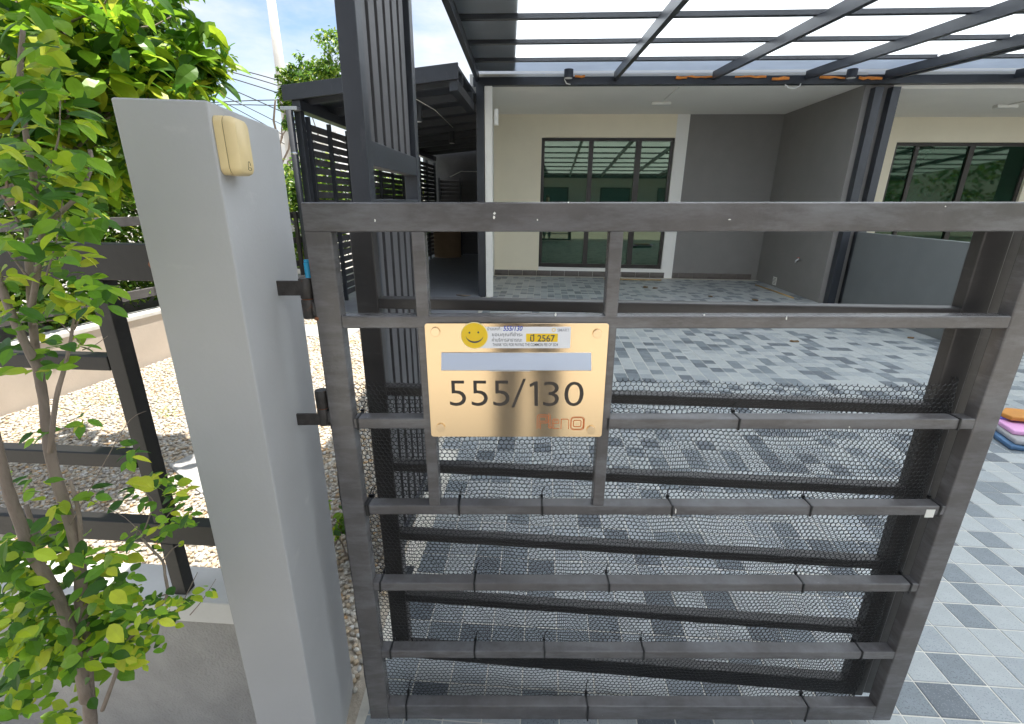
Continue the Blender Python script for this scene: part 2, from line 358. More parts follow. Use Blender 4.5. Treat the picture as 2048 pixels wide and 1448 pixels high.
# ------------------------------------------------------------------ gate pillar with door bell
PR = PSI+math.asin(.12)
po = H2W(-.4436, .764)
pil = empty('gate_pillar', (po.x, po.y, 0), (0, 0, PR), 'tall smooth grey plastered gate pillar carrying the gate hinges', 'pillar')
bm = bmesh.new(); bmesh.ops.create_cube(bm, size=1)
for v in bm.verts: v.co = ((v.co.x-.5)*.128, (v.co.y+.5)*.300, (v.co.z+.5)*1.585-.03)
bmesh.ops.bevel(bm, geom=[e for e in bm.edges], offset=.0035, segments=3, affect='EDGES', profile=.5)
me = bpy.data.meshes.new('shaft'); bm.to_mesh(me); bm.free(); me.shade_smooth(); me.set_sharp_from_angle(angle=math.radians(60))
link('shaft', me, pillar_paint, pil).modifiers.new('weighted_normal', 'WEIGHTED_NORMAL')
def pw(x, y, z): return pil.matrix_basis @ Vector((x, y, z))
# door bell on the side that faces the gate: back plate, body with a raised cover
bl = empty('door_bell', pw(.0, .034, 1.455), (0, 0, PR), 'yellowed cream plastic door bell cover on the grey pillar', 'door bell')
def rrect(w_, h_, r, n=5):
    p = []
    for cx, cy, a0 in ((w_-r, h_-r, 0), (r, h_-r, 90), (r, r, 180), (w_-r, r, 270)):
        for i in range(n+1): a_ = math.radians(a0+90*i/n); p.append((cx+r*math.cos(a_), cy+r*math.sin(a_)))
    return p
def loft(mb, secs, mi=0):                       # sections: list of (offset x, polygon in y,z)
    n_ = len(secs[0][1]); b = len(mb.v)
    for xo, pl in secs: mb.v += [(xo, p[0], p[1]) for p in pl]
    for s_ in range(len(secs)-1):
        for i in range(n_): mb.f.append((b+s_*n_+i, b+s_*n_+(i+1) % n_, b+(s_+1)*n_+(i+1) % n_, b+(s_+1)*n_+i)); mb.mi.append(mi)
    mb.f.append(tuple(b+i for i in range(n_))[::-1]); mb.mi.append(mi)
    e_ = b+(len(secs)-1)*n_; mb.f.append(tuple(e_+i for i in range(n_))); mb.mi.append(mi); return mb
def off(pl, dy, dz, s_=1., c=(.028, .041)): return [(c[0]+(p[0]-c[0])*s_+dy, c[1]+(p[1]-c[1])*s_+dz) for p in pl]
base = [(y-.028, z) for y, z in rrect(.056, .083, .011)]
def bell_sec(i): return [(-.028+.028+(y+.028-.028)*i, .0415+(z-.0415)*i) for y, z in base]
loft(MB(), [(.0005, bell_sec(1)), (.011, bell_sec(1)), (.0125, bell_sec(.985))]).build('back_box', cream_plastic, bl, smooth=False)
cov = loft(MB(), [(.0132, bell_sec(.965)), (.015, bell_sec(1.0)), (.022, bell_sec(.99)), (.0275, bell_sec(.93)), (.0295, bell_sec(.86))]).build('cover', cream_plastic, bl, smooth=True)
cov.data.set_sharp_from_angle(angle=math.radians(35))
loft(MB(), [(.0123, bell_sec(.955)), (.0134, bell_sec(.955))]).build('seam', dark_line, bl)
ic = MB()                                       # the printed bell: an arch over a flat oval
arch = [(.0299, .006+.0045*math.cos(t), .0155+.006*math.sin(t)) for t in np.linspace(0, PI, 9)]
ic.tube(arch+[(.0299, .0003, .0125)], .00035, 4); ic.tube([(.0299, .006+.0065*math.cos(t), .0105+.0022*math.sin(t)) for t in np.linspace(0, 2*PI, 15)], .00035, 4)
ic.build('bell_symbol', dark_line, cov)

# ------------------------------------------------------------------ front fence on its low wall, left of the pillar
lw = empty('low_wall', (-2.2, .84, 0), label='low rendered concrete wall with a pale coping under the black fence', cat='wall')
B('wall_body', rough_plaster, lw, -1.9, 1.568, .008, .10, -.03, .446)
B('coping', mat('coping_front', (.66, .65, .63), .8, .08, 6, .12, 80, wear=((.42, .42, .42), .58, .8, 9, (1, 1, 1))), lw, -1.9, 1.568, -.010, .102, .4475, .512, .004)
fz = empty('steel_fence', (-2.2, .845, .514), label='black painted steel fence of horizontal rails bolted to the grey pillar', cat='fence')
RX1 = 1.588
for z0, z1, x1 in ((.758, .826, RX1), (.574, .604, 1.332), (.348, .381, 1.332), (.150, .204, RX1)):
    B('rail', fence_paint, fz, -1.9, x1, 0, .032, z0, z1, .002)
B('stile', fence_paint, fz, 1.3335, 1.366, .0005, .0335, .2055, .7565, .002)
B('stile', fence_paint, fz, -.3, -.268, .0005, .0335, .2055, .7565, .002)
B('foot', fence_paint, fz, 1.334, 1.366, .001, .031, 0, .149, .002); B('foot', fence_paint, fz, -.3, -.268, .001, .031, 0, .149, .002)
for z, xx in ((.790, 1.478), (.178, 1.515)):
    mb = MB()
    mb.prism([(.0075*math.cos(k*PI/3), .0075*math.sin(k*PI/3)) for k in range(6)], 'y', -.006, .001); mb.build('bolt', rust, fz, (xx, 0, z), bevel=.0008)

# ------------------------------------------------------------------ the two gate leaves
TILT = .0100
RZ = [(1.363, 1.416), (1.175, 1.201), (.951, .976), (.731, .756), (.508, .533), (.286, .311), (.060, .112)]
shaded_gate_paint = mat('shaded_gate_paint', (.050, .046, .045), .36, .25, 5, .05, 90, wear=((.10, .095, .09), .56, .8, 5, (1, 1, 5)))  # gate_paint darkened: shade on the back leaf put into its colour
def gate_leaf(name, loc, rot, W, sw, label, muntin, gp_):
    g = empty(name, loc, rot, label, 'gate', None); dp = .033
    z0 = RZ[-1][0]
    B('top_rail', gp_, g, 0, W, 0, dp, *RZ[0], .0035)
    B('stile', gp_, g, 0, sw, .0003, dp-.0003, z0, RZ[0][0]+.0015, .0035)
    B('stile', gp_, g, W-sw, W, .0003, dp-.0003, z0, RZ[0][0]+.0015, .0035)
    for a_, b_ in RZ[1:]: B('rail', gp_, g, sw-.001, W-sw+.001, .0007, dp-.0007, a_, b_, .003)
    for xm in muntin: B('bar', gp_, g, xm-.0128, xm+.0128, .0012, dp-.0012, RZ[3][1]-.001, RZ[0][0]+.001, .003)
    return g
GL = H2W(-.381, .92)
gate = gate_leaf('folding_gate', (GL.x, GL.y, 0), (0, -TILT, PSI), 1.436, .051, 'dark grey steel gate leaf carrying the steel number plate, hinged to the grey pillar', (.214, .590), gate_paint)
# hinges
for zt, flip in ((1.274, 0), (1.036, 1)):
    # barrel pair beside the stile plus a flat arm welded into the pillar side
    hg = MB(); xb = -.0165; yb = .016; r = .0135
    zu = (zt-.040, zt) ; zl = (zt-.080, zt-.042)
    def ring(z0, z1): return [(xb, yb, z0), (xb, yb, z0+.0015), (xb, yb, z1-.0015), (xb, yb, z1)], [r-.0012, r, r, r-.0012]
    p_, rr = ring(*zu); hg.tube(p_, rr, 20)
    hk = hg.build('hinge', hinge_steel, gate, smooth=True); hk.data.set_sharp_from_angle(angle=math.radians(40))
    low = MB(); p_, rr = ring(*zl); low.tube(p_, rr, 20); lo_ = low.build('knuckle', hinge_steel, hk, smooth=True); lo_.data.set_sharp_from_angle(angle=math.radians(40))
    MB().tube([(xb, yb, zl[1]-.0005), (xb, yb, zu[0]+.0005)], .0112, 16).build('pin', rust, hk, smooth=True)
    az = (zt-.033, zt-.004) if not flip else (zt-.078, zt-.052)
    B('arm', hinge_steel, hk, -.096, xb-.006, yb-.0115, yb-.0045, *az, .001)
    weld = MB(); weld.tube([(-.004, yb-.010, zl[0]+.002), (-.002, yb-.011, zl[0]+.012), (-.003, yb-.010, zl[1]-.004)], [.004, .0048, .0035], 7); weld.build('weld', hinge_steel, hk, smooth=True)
    if not flip: MB().tube([(.001, -.001, zl[0]-.001), (.003, .002, zl[0]+.004)], [.0045, .004], 8).build('weld', rust, hk, smooth=True)
# lighter standing on the upper hinge
q = gate.matrix_basis @ Vector((-.0085, .014, 1.2745))
lt = empty('lighter', q, (0, 0, .4), 'small light blue plastic lighter standing on the upper gate hinge', 'lighter')
MB().prism([(.0055*math.cos(t)*1.15, .0040*math.sin(t)) for t in np.linspace(0, 2*PI, 17)[:-1]], 'z', .0005, .030).build('body', blue_plastic, lt, bevel=.0006)
MB().prism([(.0050*math.cos(t)*1.1, .0036*math.sin(t)) for t in np.linspace(0, 2*PI, 13)[:-1]], 'z', .0302, .036).build('cap', blue_plastic, lt, bevel=.0006)

Hb = (-.361, 1.0868+.0875*.0)
D0 = 1.055+.0875*(.27+.361)
GB = H2W(-.361, D0)
back = gate_leaf('folding_gate', (GB.x, GB.y, 0), (0, -TILT, PSI-math.atan(.0875)), 1.392, .054, 'dark grey steel gate leaf folded back behind the leaf with the steel plate', (), shaded_gate_paint)

B('stile', shaded_gate_paint, back, 1.395, 1.448, .010, .042, RZ[-1][0], RZ[0][0], .0035)
# netting -------------------------------------------------------------
def netting(parent, name, x0, x1, ztop, zbot, yfun, pitch, rad, cut=None, seed=1):
    rg = np.random.default_rng(seed); s = pitch/math.sqrt(3); rowh = 1.5*s
    seg = []
    nr = int((ztop-zbot)/rowh); ncol = int((x1-x0)/pitch)
    for r_ in range(nr):
        zc = zbot+r_*rowh; xo = x0+(pitch/2 if r_ % 2 else 0)
        c_ = xo+np.arange(ncol)*pitch
        top = np.stack([c_, np.full(ncol, zc+s)], 1); ul = np.stack([c_-pitch/2, np.full(ncol, zc+s/2)], 1); ur = np.stack([c_+pitch/2, np.full(ncol, zc+s/2)], 1); dl = np.stack([c_-pitch/2, np.full(ncol, zc-s/2)], 1)
        seg += [np.stack([top, ul], 1), np.stack([top, ur], 1), np.stack([ul, dl], 1)]
        if r_ == nr-1:
            st = np.stack([c_+rg.uniform(-.001, .001, ncol), zc+s+rg.uniform(.001, .0055, ncol)], 1); seg.append(np.stack([top, st], 1))
    S = np.concatenate(seg)
    mid = S.mean(1); ok = np.ones(len(S), bool)
    if cut is not None: ok &= ~cut(mid[:, 0], mid[:, 1])
    S = S[ok]
    u = S[:, :, 0]; v = S[:, :, 1]
    wv = .0022*np.sin(u*23+1)+.0018*np.sin(v*31+u*9)+.0012*np.sin(u*71+v*53)
    zz = v+.0045*np.sin(u*7.3+seed)*((v-zbot)/(ztop-zbot))+.0014*np.sin(u*41)+.001*np.sin(v*63+u*17)
    xx, yv = yfun(u, v); yv = yv+wv
    Pp = np.stack([xx, yv, zz], 2)
    d = Pp[:, 1]-Pp[:, 0]; d /= np.linalg.norm(d, axis=1, keepdims=True)+1e-9
    a1 = np.cross(d, np.array([0, 1., 0])); a1 /= np.linalg.norm(a1, axis=1, keepdims=True)+1e-9; a2 = np.cross(d, a1)
    vs = []
    for e_ in (0, 1):
        for k in range(4):
            t = PI/2*k+PI/4; vs.append(Pp[:, e_]+(a1*math.cos(t)+a2*math.sin(t)*1.2)*rad)
    vs = np.stack(vs, 1); n_ = len(vs)
    qf = np.array([(0,1,5,4),(1,2,6,5),(2,3,7,6),(3,0,4,7)])
    fs = (qf[None]+(np.arange(n_)*8)[:, None, None]).reshape(-1, 4)
    return tag(link(name, np_mesh(name, vs.reshape(-1, 3), fs), black_plastic, parent), kind='stuff')
def yf(u, v):
    xx = u.copy(); yv = np.full_like(u, .0375)+.003*np.sin(u*5+v*4)
    lft = u < -.004; k = np.where(lft, -.004-u, 0); xx = np.where(lft, -.004-.026*np.sin(np.minimum(k/.05, 1.5)), xx); yv = yv+np.where(lft, .055*(1-np.cos(np.minimum(k/.05, 1.6))), 0)
    rgt = u > 1.345; k = np.where(rgt, u-1.345, 0); xx = np.where(rgt, 1.345+.03*np.sin(np.minimum(k/.035, 2.6)), xx); yv = yv+np.where(rgt, .028*(1-np.cos(np.minimum(k/.035, 2.9))), 0)
    return xx, yv
netting(gate, 'netting', -.075, 1.44, 1.046, .075, yf, .0118, .00078, cut=lambda x, z: ((x < .02) & (z > .955+.3*0)) | ((x < -.035) & (z > .80)), seed=3)
def yb_(u, v): return u.copy(), np.full_like(u, -.006)+.0025*np.sin(u*6+v*5)
netting(back, 'netting', .004, 1.39, 1.0, .075, yb_, .0118, .00046, seed=5)
# cable ties
def tie_mesh():
    mb = MB(); h, d, t, wd = .0250, .0335, .0013, .0021
    o_ = [(-t, -t), (d+t, -t), (d+t, h+t), (-t, h+t)]; i_ = [(-.0001, -.0001), (d+.0001, -.0001), (d+.0001, h+.0001), (-.0001, h+.0001)]
    vs = [(-wd, *p) for p in o_]+[(-wd, *p) for p in i_]+[(wd, *p) for p in o_]+[(wd, *p) for p in i_]; fs = []
    for k in range(4):
        j = (k+1) % 4; fs += [(k, j, 4+j, 4+k), (8+k, 12+k, 12+j, 8+j), (k, 8+k, 8+j, j), (4+k, 4+j, 12+j, 12+k)]
    mb.add(vs, fs); mb.box(-.0032, .0032, d+t*.5, d+.006, h-.002, h+.0055); mb.tube([(0, d+.004, h+.005), (.003, d+.010, h+.014), (.007, d+.013, h+.020)], .0012, 5)
    me_ = mb.mesh('cable_tie'); me_.materials.append(black_plastic); return me_
tm = tie_mesh()
for ri, xs in ((2, (.060, .598, .880, 1.352)), (3, (.057, .062, .270, .462, .760, 1.078, 1.372)), (4, (.068, .300, .630, 1.105, 1.366)), (5, (.075, .295, .476, .735, 1.3)), (6, (.1, .6, 1.2))):
    for x in xs:
        o = link('cable_tie', tm, None, gate, (x, 0, RZ[ri][0]), (0, random.uniform(-.06, .06), random.uniform(-.05, .05)))
        if ri == 6: o.scale = (1, 1, 2.08)
# flecks of white on the paint and a scrap of tape
def fleck(px, py, w_, h_, m=white_plastic, n_=9):
    x, z = atH(px, py, .92); x += .381; z -= (x)*TILT; mb = MB(); pl = []
    for k in range(n_):
        a_ = 2*PI*k/n_; r_ = random.uniform(.55, 1.1); pl.append((w_/2*r_*math.cos(a_), h_/2*r_*math.sin(a_)))
    mb.prism(pl, 'y', -.0007, .0006); mb.build('paint_fleck', m, gate, (x, .0002, z))
for a_ in ((1004, 427, .006, .006), (1003, 435, .005, .007), (1123, 629, .004, .007), (1585, 637, .003, .009), (1358, 1022, .004, .014), (1421, 630, .003, .005), (1152, 405, .004, .003), (1474, 439, .006, .002), (1906, 413, .003, .003), (1708, 854, .003, .003), (1630, 1024, .002, .002), (765, 441, .004, .006), (1090, 440, .003, .004)): fleck(*a_)
x, z = atH(1866, 1027, .92); x += .381; z -= x*TILT
B('tape_scrap', white_plastic, gate, x-.010, x+.010, -.0006, .0003, z-.0105, z+.0105)

# ------------------------------------------------------------------ steel number plate
def fit_text(body, rect, m, parent, name, y, bold=0., italic=0.):
    cu = bpy.data.curves.new(name, 'FONT'); cu.body = body; cu.size = 1; cu.offset = bold; cu.shear = italic; cu.resolution_u = 4
    to = bpy.data.objects.new(name, cu); C.objects.link(to)
    dg = bpy.context.evaluated_depsgraph_get(); dg.update(); me_ = bpy.data.meshes.new_from_object(to.evaluated_get(dg)); bpy.data.objects.remove(to); bpy.data.curves.remove(cu)
    co = np.array([v.co[:] for v in me_.vertices]); lo = co.min(0); hi = co.max(0); x0, x1, z0, z1 = rect
    for v, c_ in zip(me_.vertices, co): v.co = (x0+(c_[0]-lo[0])/(hi[0]-lo[0])*(x1-x0), y, z0+(c_[1]-lo[1])/(hi[1]-lo[1])*(z1-z0))
    me_.materials.clear(); me_.name = name
    return link(name, me_, m, parent)
PX0, PZ0 = .0205, .9395
pq = gate.matrix_basis @ Vector((PX0+.381, -.0020, PZ0-.0040))
plate = empty('number_plate', pq, (0, -TILT, PSI), 'brushed steel letter plate, warm reflection in its colour, engraved 555/130 with a smiley sticker and steel letter flap', 'number plate')
def pz(zx, zy): x_, z_ = atH(840+zx/4.876, 620+zy/4.876, .918); return x_-PX0, z_-PZ0-(x_-PX0)*TILT
def prect(a, b, c, d):                          # zoomed-picture box -> plate rectangle
    x0, z1 = pz(a, b); x1, z0 = pz(c, d); xa, _ = pz(a, d); xb, _ = pz(c, b); return ((x0+xa)/2, (x1+xb)/2, z0, z1)
PW, PH = .368, .252
mb = MB(); mb.prism([(p[0]-PW/2, p[1]) for p in rrect(PW, PH, .006)], 'y', -.0030, -.0002); mb.build('plate', warm_steel, plate, bevel=.0006)
for zx, zy in ((210, 208), (1783, 226), (248, 1138), (1708, 1160)):
    x, z = pz(zx, zy); mb = MB()
    circ = lambda r: [(r*math.cos(t), r*math.sin(t)) for t in np.linspace(0, 2*PI, 25)[:-1]]
    mb.prism(circ(.0094), 'y', -.0078, -.0031); mb.build('bolt', bolt_brass, plate, (x, 0, z), bevel=.0009)
x0, x1, z0, z1 = prect(268, 412, 1715, 560)
fl = MB(); fl.prism([(-.0032, z1), (-.0050, z1+.0006), (-.0185, z0), (-.0175, z0-.001), (-.0032, z1-.004)], 'x', x0, x1)
flap = fl.build('letter_flap', steel, plate, bevel=.0004)
B('slot', ink, plate, x0+.006, x1-.006, -.0034, -.0031, z0+.002, z1-.008); B('flap_lip', steel, flap, -.055, .028, -.0155, -.0035, z0-.0032, z0-.0018)
fit_text('555', prect(338, 684, 922, 930), ink, plate, 'engraved_number', -.0033, -.006)
fit_text('30', prect(1250, 694, 1642, 932), ink, plate, 'engraved_number', -.0033, -.006)
for pl in ([(936, 945), (966, 945), (1083, 666), (1056, 666)], [(1162, 928), (1197, 928), (1197, 692), (1170, 692), (1116, 722), (1124, 746), (1162, 728)]):
    MB().prism([pz(*p_) for p_ in pl], 'y', -.00335, -.0031).build('engraved_number', ink, plate)
# logo: outlined rounded letters
lg = MB(); LX0, LX1, LZ0, LZ1 = prect(1186, 1018, 1645, 1152)
def rib(pts_, wd=.00115):
    P_ = [Vector((LX0+(LX1-LX0)*p[0], 0, LZ0+(LZ1-LZ0)*p[1])) for p in pts_]
    for i in range(len(P_)-1):
        d = (P_[i+1]-P_[i]).normalized(); s_ = Vector((-d.z, 0, d.x))*wd/2; e_ = d*wd*.4; A_, B_ = P_[i]-e_, P_[i+1]+e_
        b = len(lg.v); yy_ = -.0034-.00004*(i % 3); lg.v += [(v.x, yy_, v.z) for v in (A_-s_, B_-s_, B_+s_, A_+s_)]; lg.f.append((b, b+1, b+2, b+3)); lg.mi.append(0)
rib([(0, 0), (0, .92), (.03, 1), (.20, 1), (.23, .92), (.23, .50), (.20, .42), (.07, .42), (.07, 0)]); rib([(.04, .05), (.04, .86), (.19, .86), (.19, .55), (.04, .55)])
rib([(.245, 1.12), (.245, .1), (.29, .02)]); rib([(.275, 1.0), (.275, .15), (.31, .10)])
rib([(.47, .02), (.34, .02), (.32, .1), (.32, .62), (.35, .70), (.43, .70), (.46, .62), (.46, .40), (.33, .40)]); rib([(.355, .12), (.355, .58), (.43, .58)])
rib([(.51, 0), (.51, .70), (.64, .70), (.67, .62), (.67, 0)], .0015)
def rr01(x0_, x1_, y0_, y1_, rx, ry):
    o_ = []
    for cx, cy, a0 in ((x1_-rx, y1_-ry, 0), (x0_+rx, y1_-ry, 90), (x0_+rx, y0_+ry, 180), (x1_-rx, y0_+ry, 270)):
        for i in range(6): a_ = math.radians(a0+18*i); o_.append((cx+rx*math.cos(a_), cy+ry*math.sin(a_)))
    return o_+[o_[0]]
rib(rr01(.71, 1, -.08, .86, .07, .22), .0012); rib(rr01(.725, .975, -.02, .80, .06, .2), .0012); rib(rr01(.77, .93, .16, .62, .03, .1), .0016); rib([(.985, .05), (.985, .7)], .003)
lg.build('logo', orange_ink, plate)
# sticker
x0, x1, z0, z1 = prect(600, 160, 1522, 368)
st = MB(); st.prism([(x0+p[0], z0+p[1]) for p in rrect(x1-x0, z1-z0, .0016)], 'y', -.0036, -.0031); stk = st.build('sticker', sticker_white, plate)
cx, cz = pz(588, 245); r_ = .0262
MB().prism([(cx+r_*1.06*math.cos(t), cz+r_*1.06*math.sin(t)) for t in np.linspace(0, 2*PI, 41)[:-1]], 'y', -.0040, -.0032).build('smiley_border', sticker_cream, stk)
MB().prism([(cx+r_*math.cos(t), cz+r_*math.sin(t)) for t in np.linspace(0, 2*PI, 41)[:-1]], 'y', -.0043, -.0038).build('smiley_disc', sticker_yellow, stk)
for zx, zy in ((541, 216), (627, 213)):
    x, z = pz(zx, zy); MB().prism([(x+.0018*math.cos(t), z+.0021*math.sin(t)) for t in np.linspace(0, 2*PI, 13)[:-1]], 'y', -.0046, -.0041).build('eye', print_grey, stk)
sm = MB(); arc = [(np.array(pz(590+86*math.cos(t), 238+70*math.sin(t)))) for t in np.linspace(math.radians(168), math.radians(14), 15)]
for i in range(14):
    wd = .0007+.0011*math.sin(PI*(i+.5)/14); a_, b_ = arc[i], arc[i+1]; sm.add([(a_[0], -.0046, a_[1]-wd), (b_[0], -.0046, b_[1]-wd), (b_[0], -.0046, b_[1]+wd), (a_[0], -.0046, a_[1]+wd)], [(0, 1, 2, 3)])
sm.build('smile', print_grey, stk)
fit_text('บ้านเลขที่ :', prect(715, 158, 858, 194), print_grey, stk, 'print', -.0038)
fit_text('555/130', prect(868, 152, 1058, 200), pen_blue, stk, 'handwriting', -.0038, .02, .25)
fit_text('ขอบคุณที่ชำระ', prect(758, 212, 1056, 262), print_grey, stk, 'print', -.0038, .004)
fit_text('ค่าบริการสาธารณะ', prect(758, 262, 1052, 304), print_grey, stk, 'print', -.0038, .002)
x0, x1, z0, z1 = prect(1090, 226, 1398, 306)
MB().prism([(x0+p[0], z0+p[1]) for p in rrect(x1-x0, z1-z0, .0006)], 'y', -.0039, -.0034).build('year_box', sticker_yellow, stk)
fit_text('ปี 2567', prect(1130, 230, 1370, 304), print_grey, stk, 'year', -.0042, .012)
fit_text('THANK YOU FOR PAYING THE COMMON FEE OF 2024', prect(764, 318, 1398, 348), print_grey, stk, 'print', -.0038, .004)
fit_text('SMART', prect(1396, 178, 1512, 206), logo_grey, stk, 'logo_text', -.0038, .004)
rg_ = MB(); x, z = pz(1360, 190)
for k in range(12):
    t0, t1 = 2*PI*k/12, 2*PI*(k+1)/12; rg_.add([(x+r2*math.cos(t), -.0038, z+r2*math.sin(t)) for r2, t in ((.0026, t0), (.0038, t0), (.0038, t1), (.0026, t1))], [(0, 1, 2, 3)])
rg_.build('logo_ring', sticker_yellow, stk)

# ------------------------------------------------------------------ slatted steel frame behind the gate, on the boundary
sp = H2W(-.478, 1.48); sd_ = H2W(-.458, 2.16)-H2W(-.478, 1.48); sang = math.atan2(-sd_.x, sd_.y)
sf = empty('slatted_screen', (sp.x, sp.y, 0), (0, 0, sang), 'tall dark steel frame with vertical slats and a letter gap behind the gate', 'screen')
LN = .70; zt_ = 2.60
B('post', post_paint, sf, 0, .055, 0, .055, .008, zt_, .003); B('post', post_paint, sf, 0, .055, LN-.055, LN, .008, zt_, .003)
B('base_plate', post_paint, sf, -.03, .085, -.03, .085, -.002, .007, .001); B('base_plate', post_paint, sf, -.03, .085, LN-.085, LN+.03, -.002, .007, .001)
for z0, z1 in ((1.520, 1.590), (1.370, 1.425), (.10, .15)): B('rail', post_paint, sf, .002, .053, .0545, LN-.0545, z0, z1, .002)
for k in range(6):
    y0 = .075+k*.094
    if k == 0: B('backing', dark_paint, sf, .003, .009, .056, LN-.056, 1.591, zt_-.02); B('backing', dark_paint, sf, .003, .009, .056, LN-.056, .151, 1.369)
    B('slat', slat_paint, sf, .012, .040, y0, y0+.062, 1.589, zt_-.02, .002); B('slat', slat_paint, sf, .012, .040, y0, y0+.062, .149, 1.371, .002)

# ------------------------------------------------------------------ townhouse with its porch
th = empty('townhouse', (1.6, 9.7, 0), label='cream and grey townhouse front with a sliding glass door under the porch', cat='house')
def tb(name, m, *b, bevel=0., parent=None): return B(name, m, parent or th, b[0]-1.6, b[1]-1.6, b[2]-9.7, b[3]-9.7, b[4], b[5], bevel)
WX0, WX1, WZ0, WZ1 = -.095, 2.352, .178, 2.566
tb('front_wall', cream_paint, -1.12, WX0, 9.70, 9.95, 0, 3.0); tb('front_wall', cream_paint, WX0, WX1, 9.70, 9.95, WZ1, 3.0); tb('front_wall', white_paint, WX0, 2.575, 9.70, 9.95, 0, WZ0-.0005); tb('front_wall', white_paint, WX1, 2.575, 9.70, 9.95, WZ0, 3.0)  # one wall: warm light on its left and top painted in as cream
tb('grey_wall', grey_wall, 2.5755, 4.23, 9.715, 9.95, 0, 3.0); tb('party_wall', grey_wall, 4.231, 4.59, 7.46, 9.95, 0, 3.05)
tb('side_wall', white_paint, -1.018, -.990, 7.46, 9.699, 0, 3.05)
tb('porch_ceiling', ceiling_paint, -1.1, 4.2305, 7.46, 9.95, 2.952, 3.10)
tb('upper_wall', facade_white, -1.0, 4.5, 7.6, 17, 3.101, 6.4); tb('roof', roof_tile, -1.3, 4.9, 7.2, 17.4, 6.4, 6.6); tb('rear_wall', facade_white, -.999, 4.5, 9.951, 17, 0, 3.1)
def slider(parent, ox, oy, x0, x1, z0, z1, cuts, y=9.70, gm=glass):
    win = B('window', frame_metal, parent, x0-ox, x1-ox, y+.05-oy, y+.11-oy, z1-.055, z1-.001, .002)
    B('frame', frame_metal, win, x0+.001-ox, x1-.001-ox, y+.05-oy, y+.11-oy, z0+.001, z0+.075, .002)
    for c_, wd in cuts: B('frame', frame_metal, win, c_-wd/2-ox, c_+wd/2-ox, y+.047-oy, y+.107-oy, z0+.0755, z1-.0555, .002)
    cs = [c for c, _ in cuts]
    for i in range(len(cs)-1):
        a_, b_ = cs[i]+cuts[i][1]/2, cs[i+1]-cuts[i+1][1]/2
        B('pane', gm, win, a_-ox, b_-ox, y+.078-oy+.006*(i % 2), y+.086-oy+.006*(i % 2), z0+.076, z1-.056)
    return win
slider(th, 1.6, 9.7, WX0, WX1, WZ0, WZ1, ((WX0+.03, .058), (.835, .085), (1.715, .10), (WX1-.03, .058)))
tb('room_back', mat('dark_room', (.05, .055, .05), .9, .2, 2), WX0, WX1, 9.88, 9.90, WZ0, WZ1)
sk = MB().box(-.140, .140, -.012, 0, 0, .108).mesh('skirting_tile', .002); sk.materials.append(skirt_tile)
for k in range(18):
    x = -.84+k*.2835
    o = link('skirting_tile', sk, None, th, (x-1.6, (9.6995 if x < 2.43 else 9.7145)-9.7, .004))
    if x > 4.1: o.scale = (.4, 1, 1)
# neighbour
nb = empty('townhouse', (7.2, 9.7, 0), label='cream neighbouring townhouse front with dark green glass doors beyond the black posts', cat='house')
def nbx(name, m, *b): return B(name, m, nb, b[0]-7.2, b[1]-7.2, b[2]-9.7, b[3]-9.7, b[4], b[5])
NX0, NX1, NZ0, NZ1 = 6.25, 8.62, .178, 2.50
nbx('front_wall', cream_paint, 4.595, NX0, 9.70, 9.95, 0, 3.0); nbx('front_wall', cream_paint, NX0, NX1, 9.70, 9.95, NZ1, 3.0); nbx('front_wall', cream_paint, NX1, 10.2, 9.70, 9.95, 0, 3.0); nbx('front_wall', cream_paint, NX0, NX1, 9.70, 9.95, 0, NZ0)
nbx('porch_ceiling', ceiling_paint, 4.5915, 10.2, 7.46, 9.95, 2.90, 3.10); nbx('side_wall', grey_wall, 10.2, 10.4, 7.46, 9.95, 0, 3.1); nbx('upper_wall', facade_white, 4.501, 10.3, 7.6, 17, 3.101, 6.4); nbx('roof', roof_tile, 4.901, 10.6, 7.2, 17.4, 6.4, 6.6)
slider(nb, 7.2, 9.7, NX0, NX1, NZ0, NZ1, ((NX0+.03, .058), (6.66, .07), (7.60, .09), (NX1-.03, .058)), gm=glass_dark)
# low wall between the two driveways
pw_ = empty('partition_wall', (4.52, 5.2, 0), label='low slate grey partition wall between the two driveways', cat='wall')
B('wall_body', slate_wall, pw_, -.05, .05, .0, 2.10, -.002, 1.06, .004); B('end_post', slate_wall, pw_, -.075, .075, -.155, -.001, -.002, 1.10, .004)
# steel posts, downpipe
def post(x0, x1, z1, label): return tag(MB().box(x0, x1, 7.33, 7.44, -.0025, z1).build('steel_post', dark_paint, bevel=.003), label, 'post')
post(-1.000, -.892, 2.94, 'dark steel canopy post beside the square white downpipe'); post(4.290, 4.398, 2.90, 'black steel post at the end of the grey party wall, porch side'); post(4.508, 4.612, 2.90, 'black steel post at the end of the grey party wall, neighbour side')
tag(MB().box(-.884, -.776, 7.35, 7.44, -.0025, 2.935).build('downpipe', white_plastic, bevel=.006), 'square off-white downpipe beside the dark steel canopy post', 'pipe')
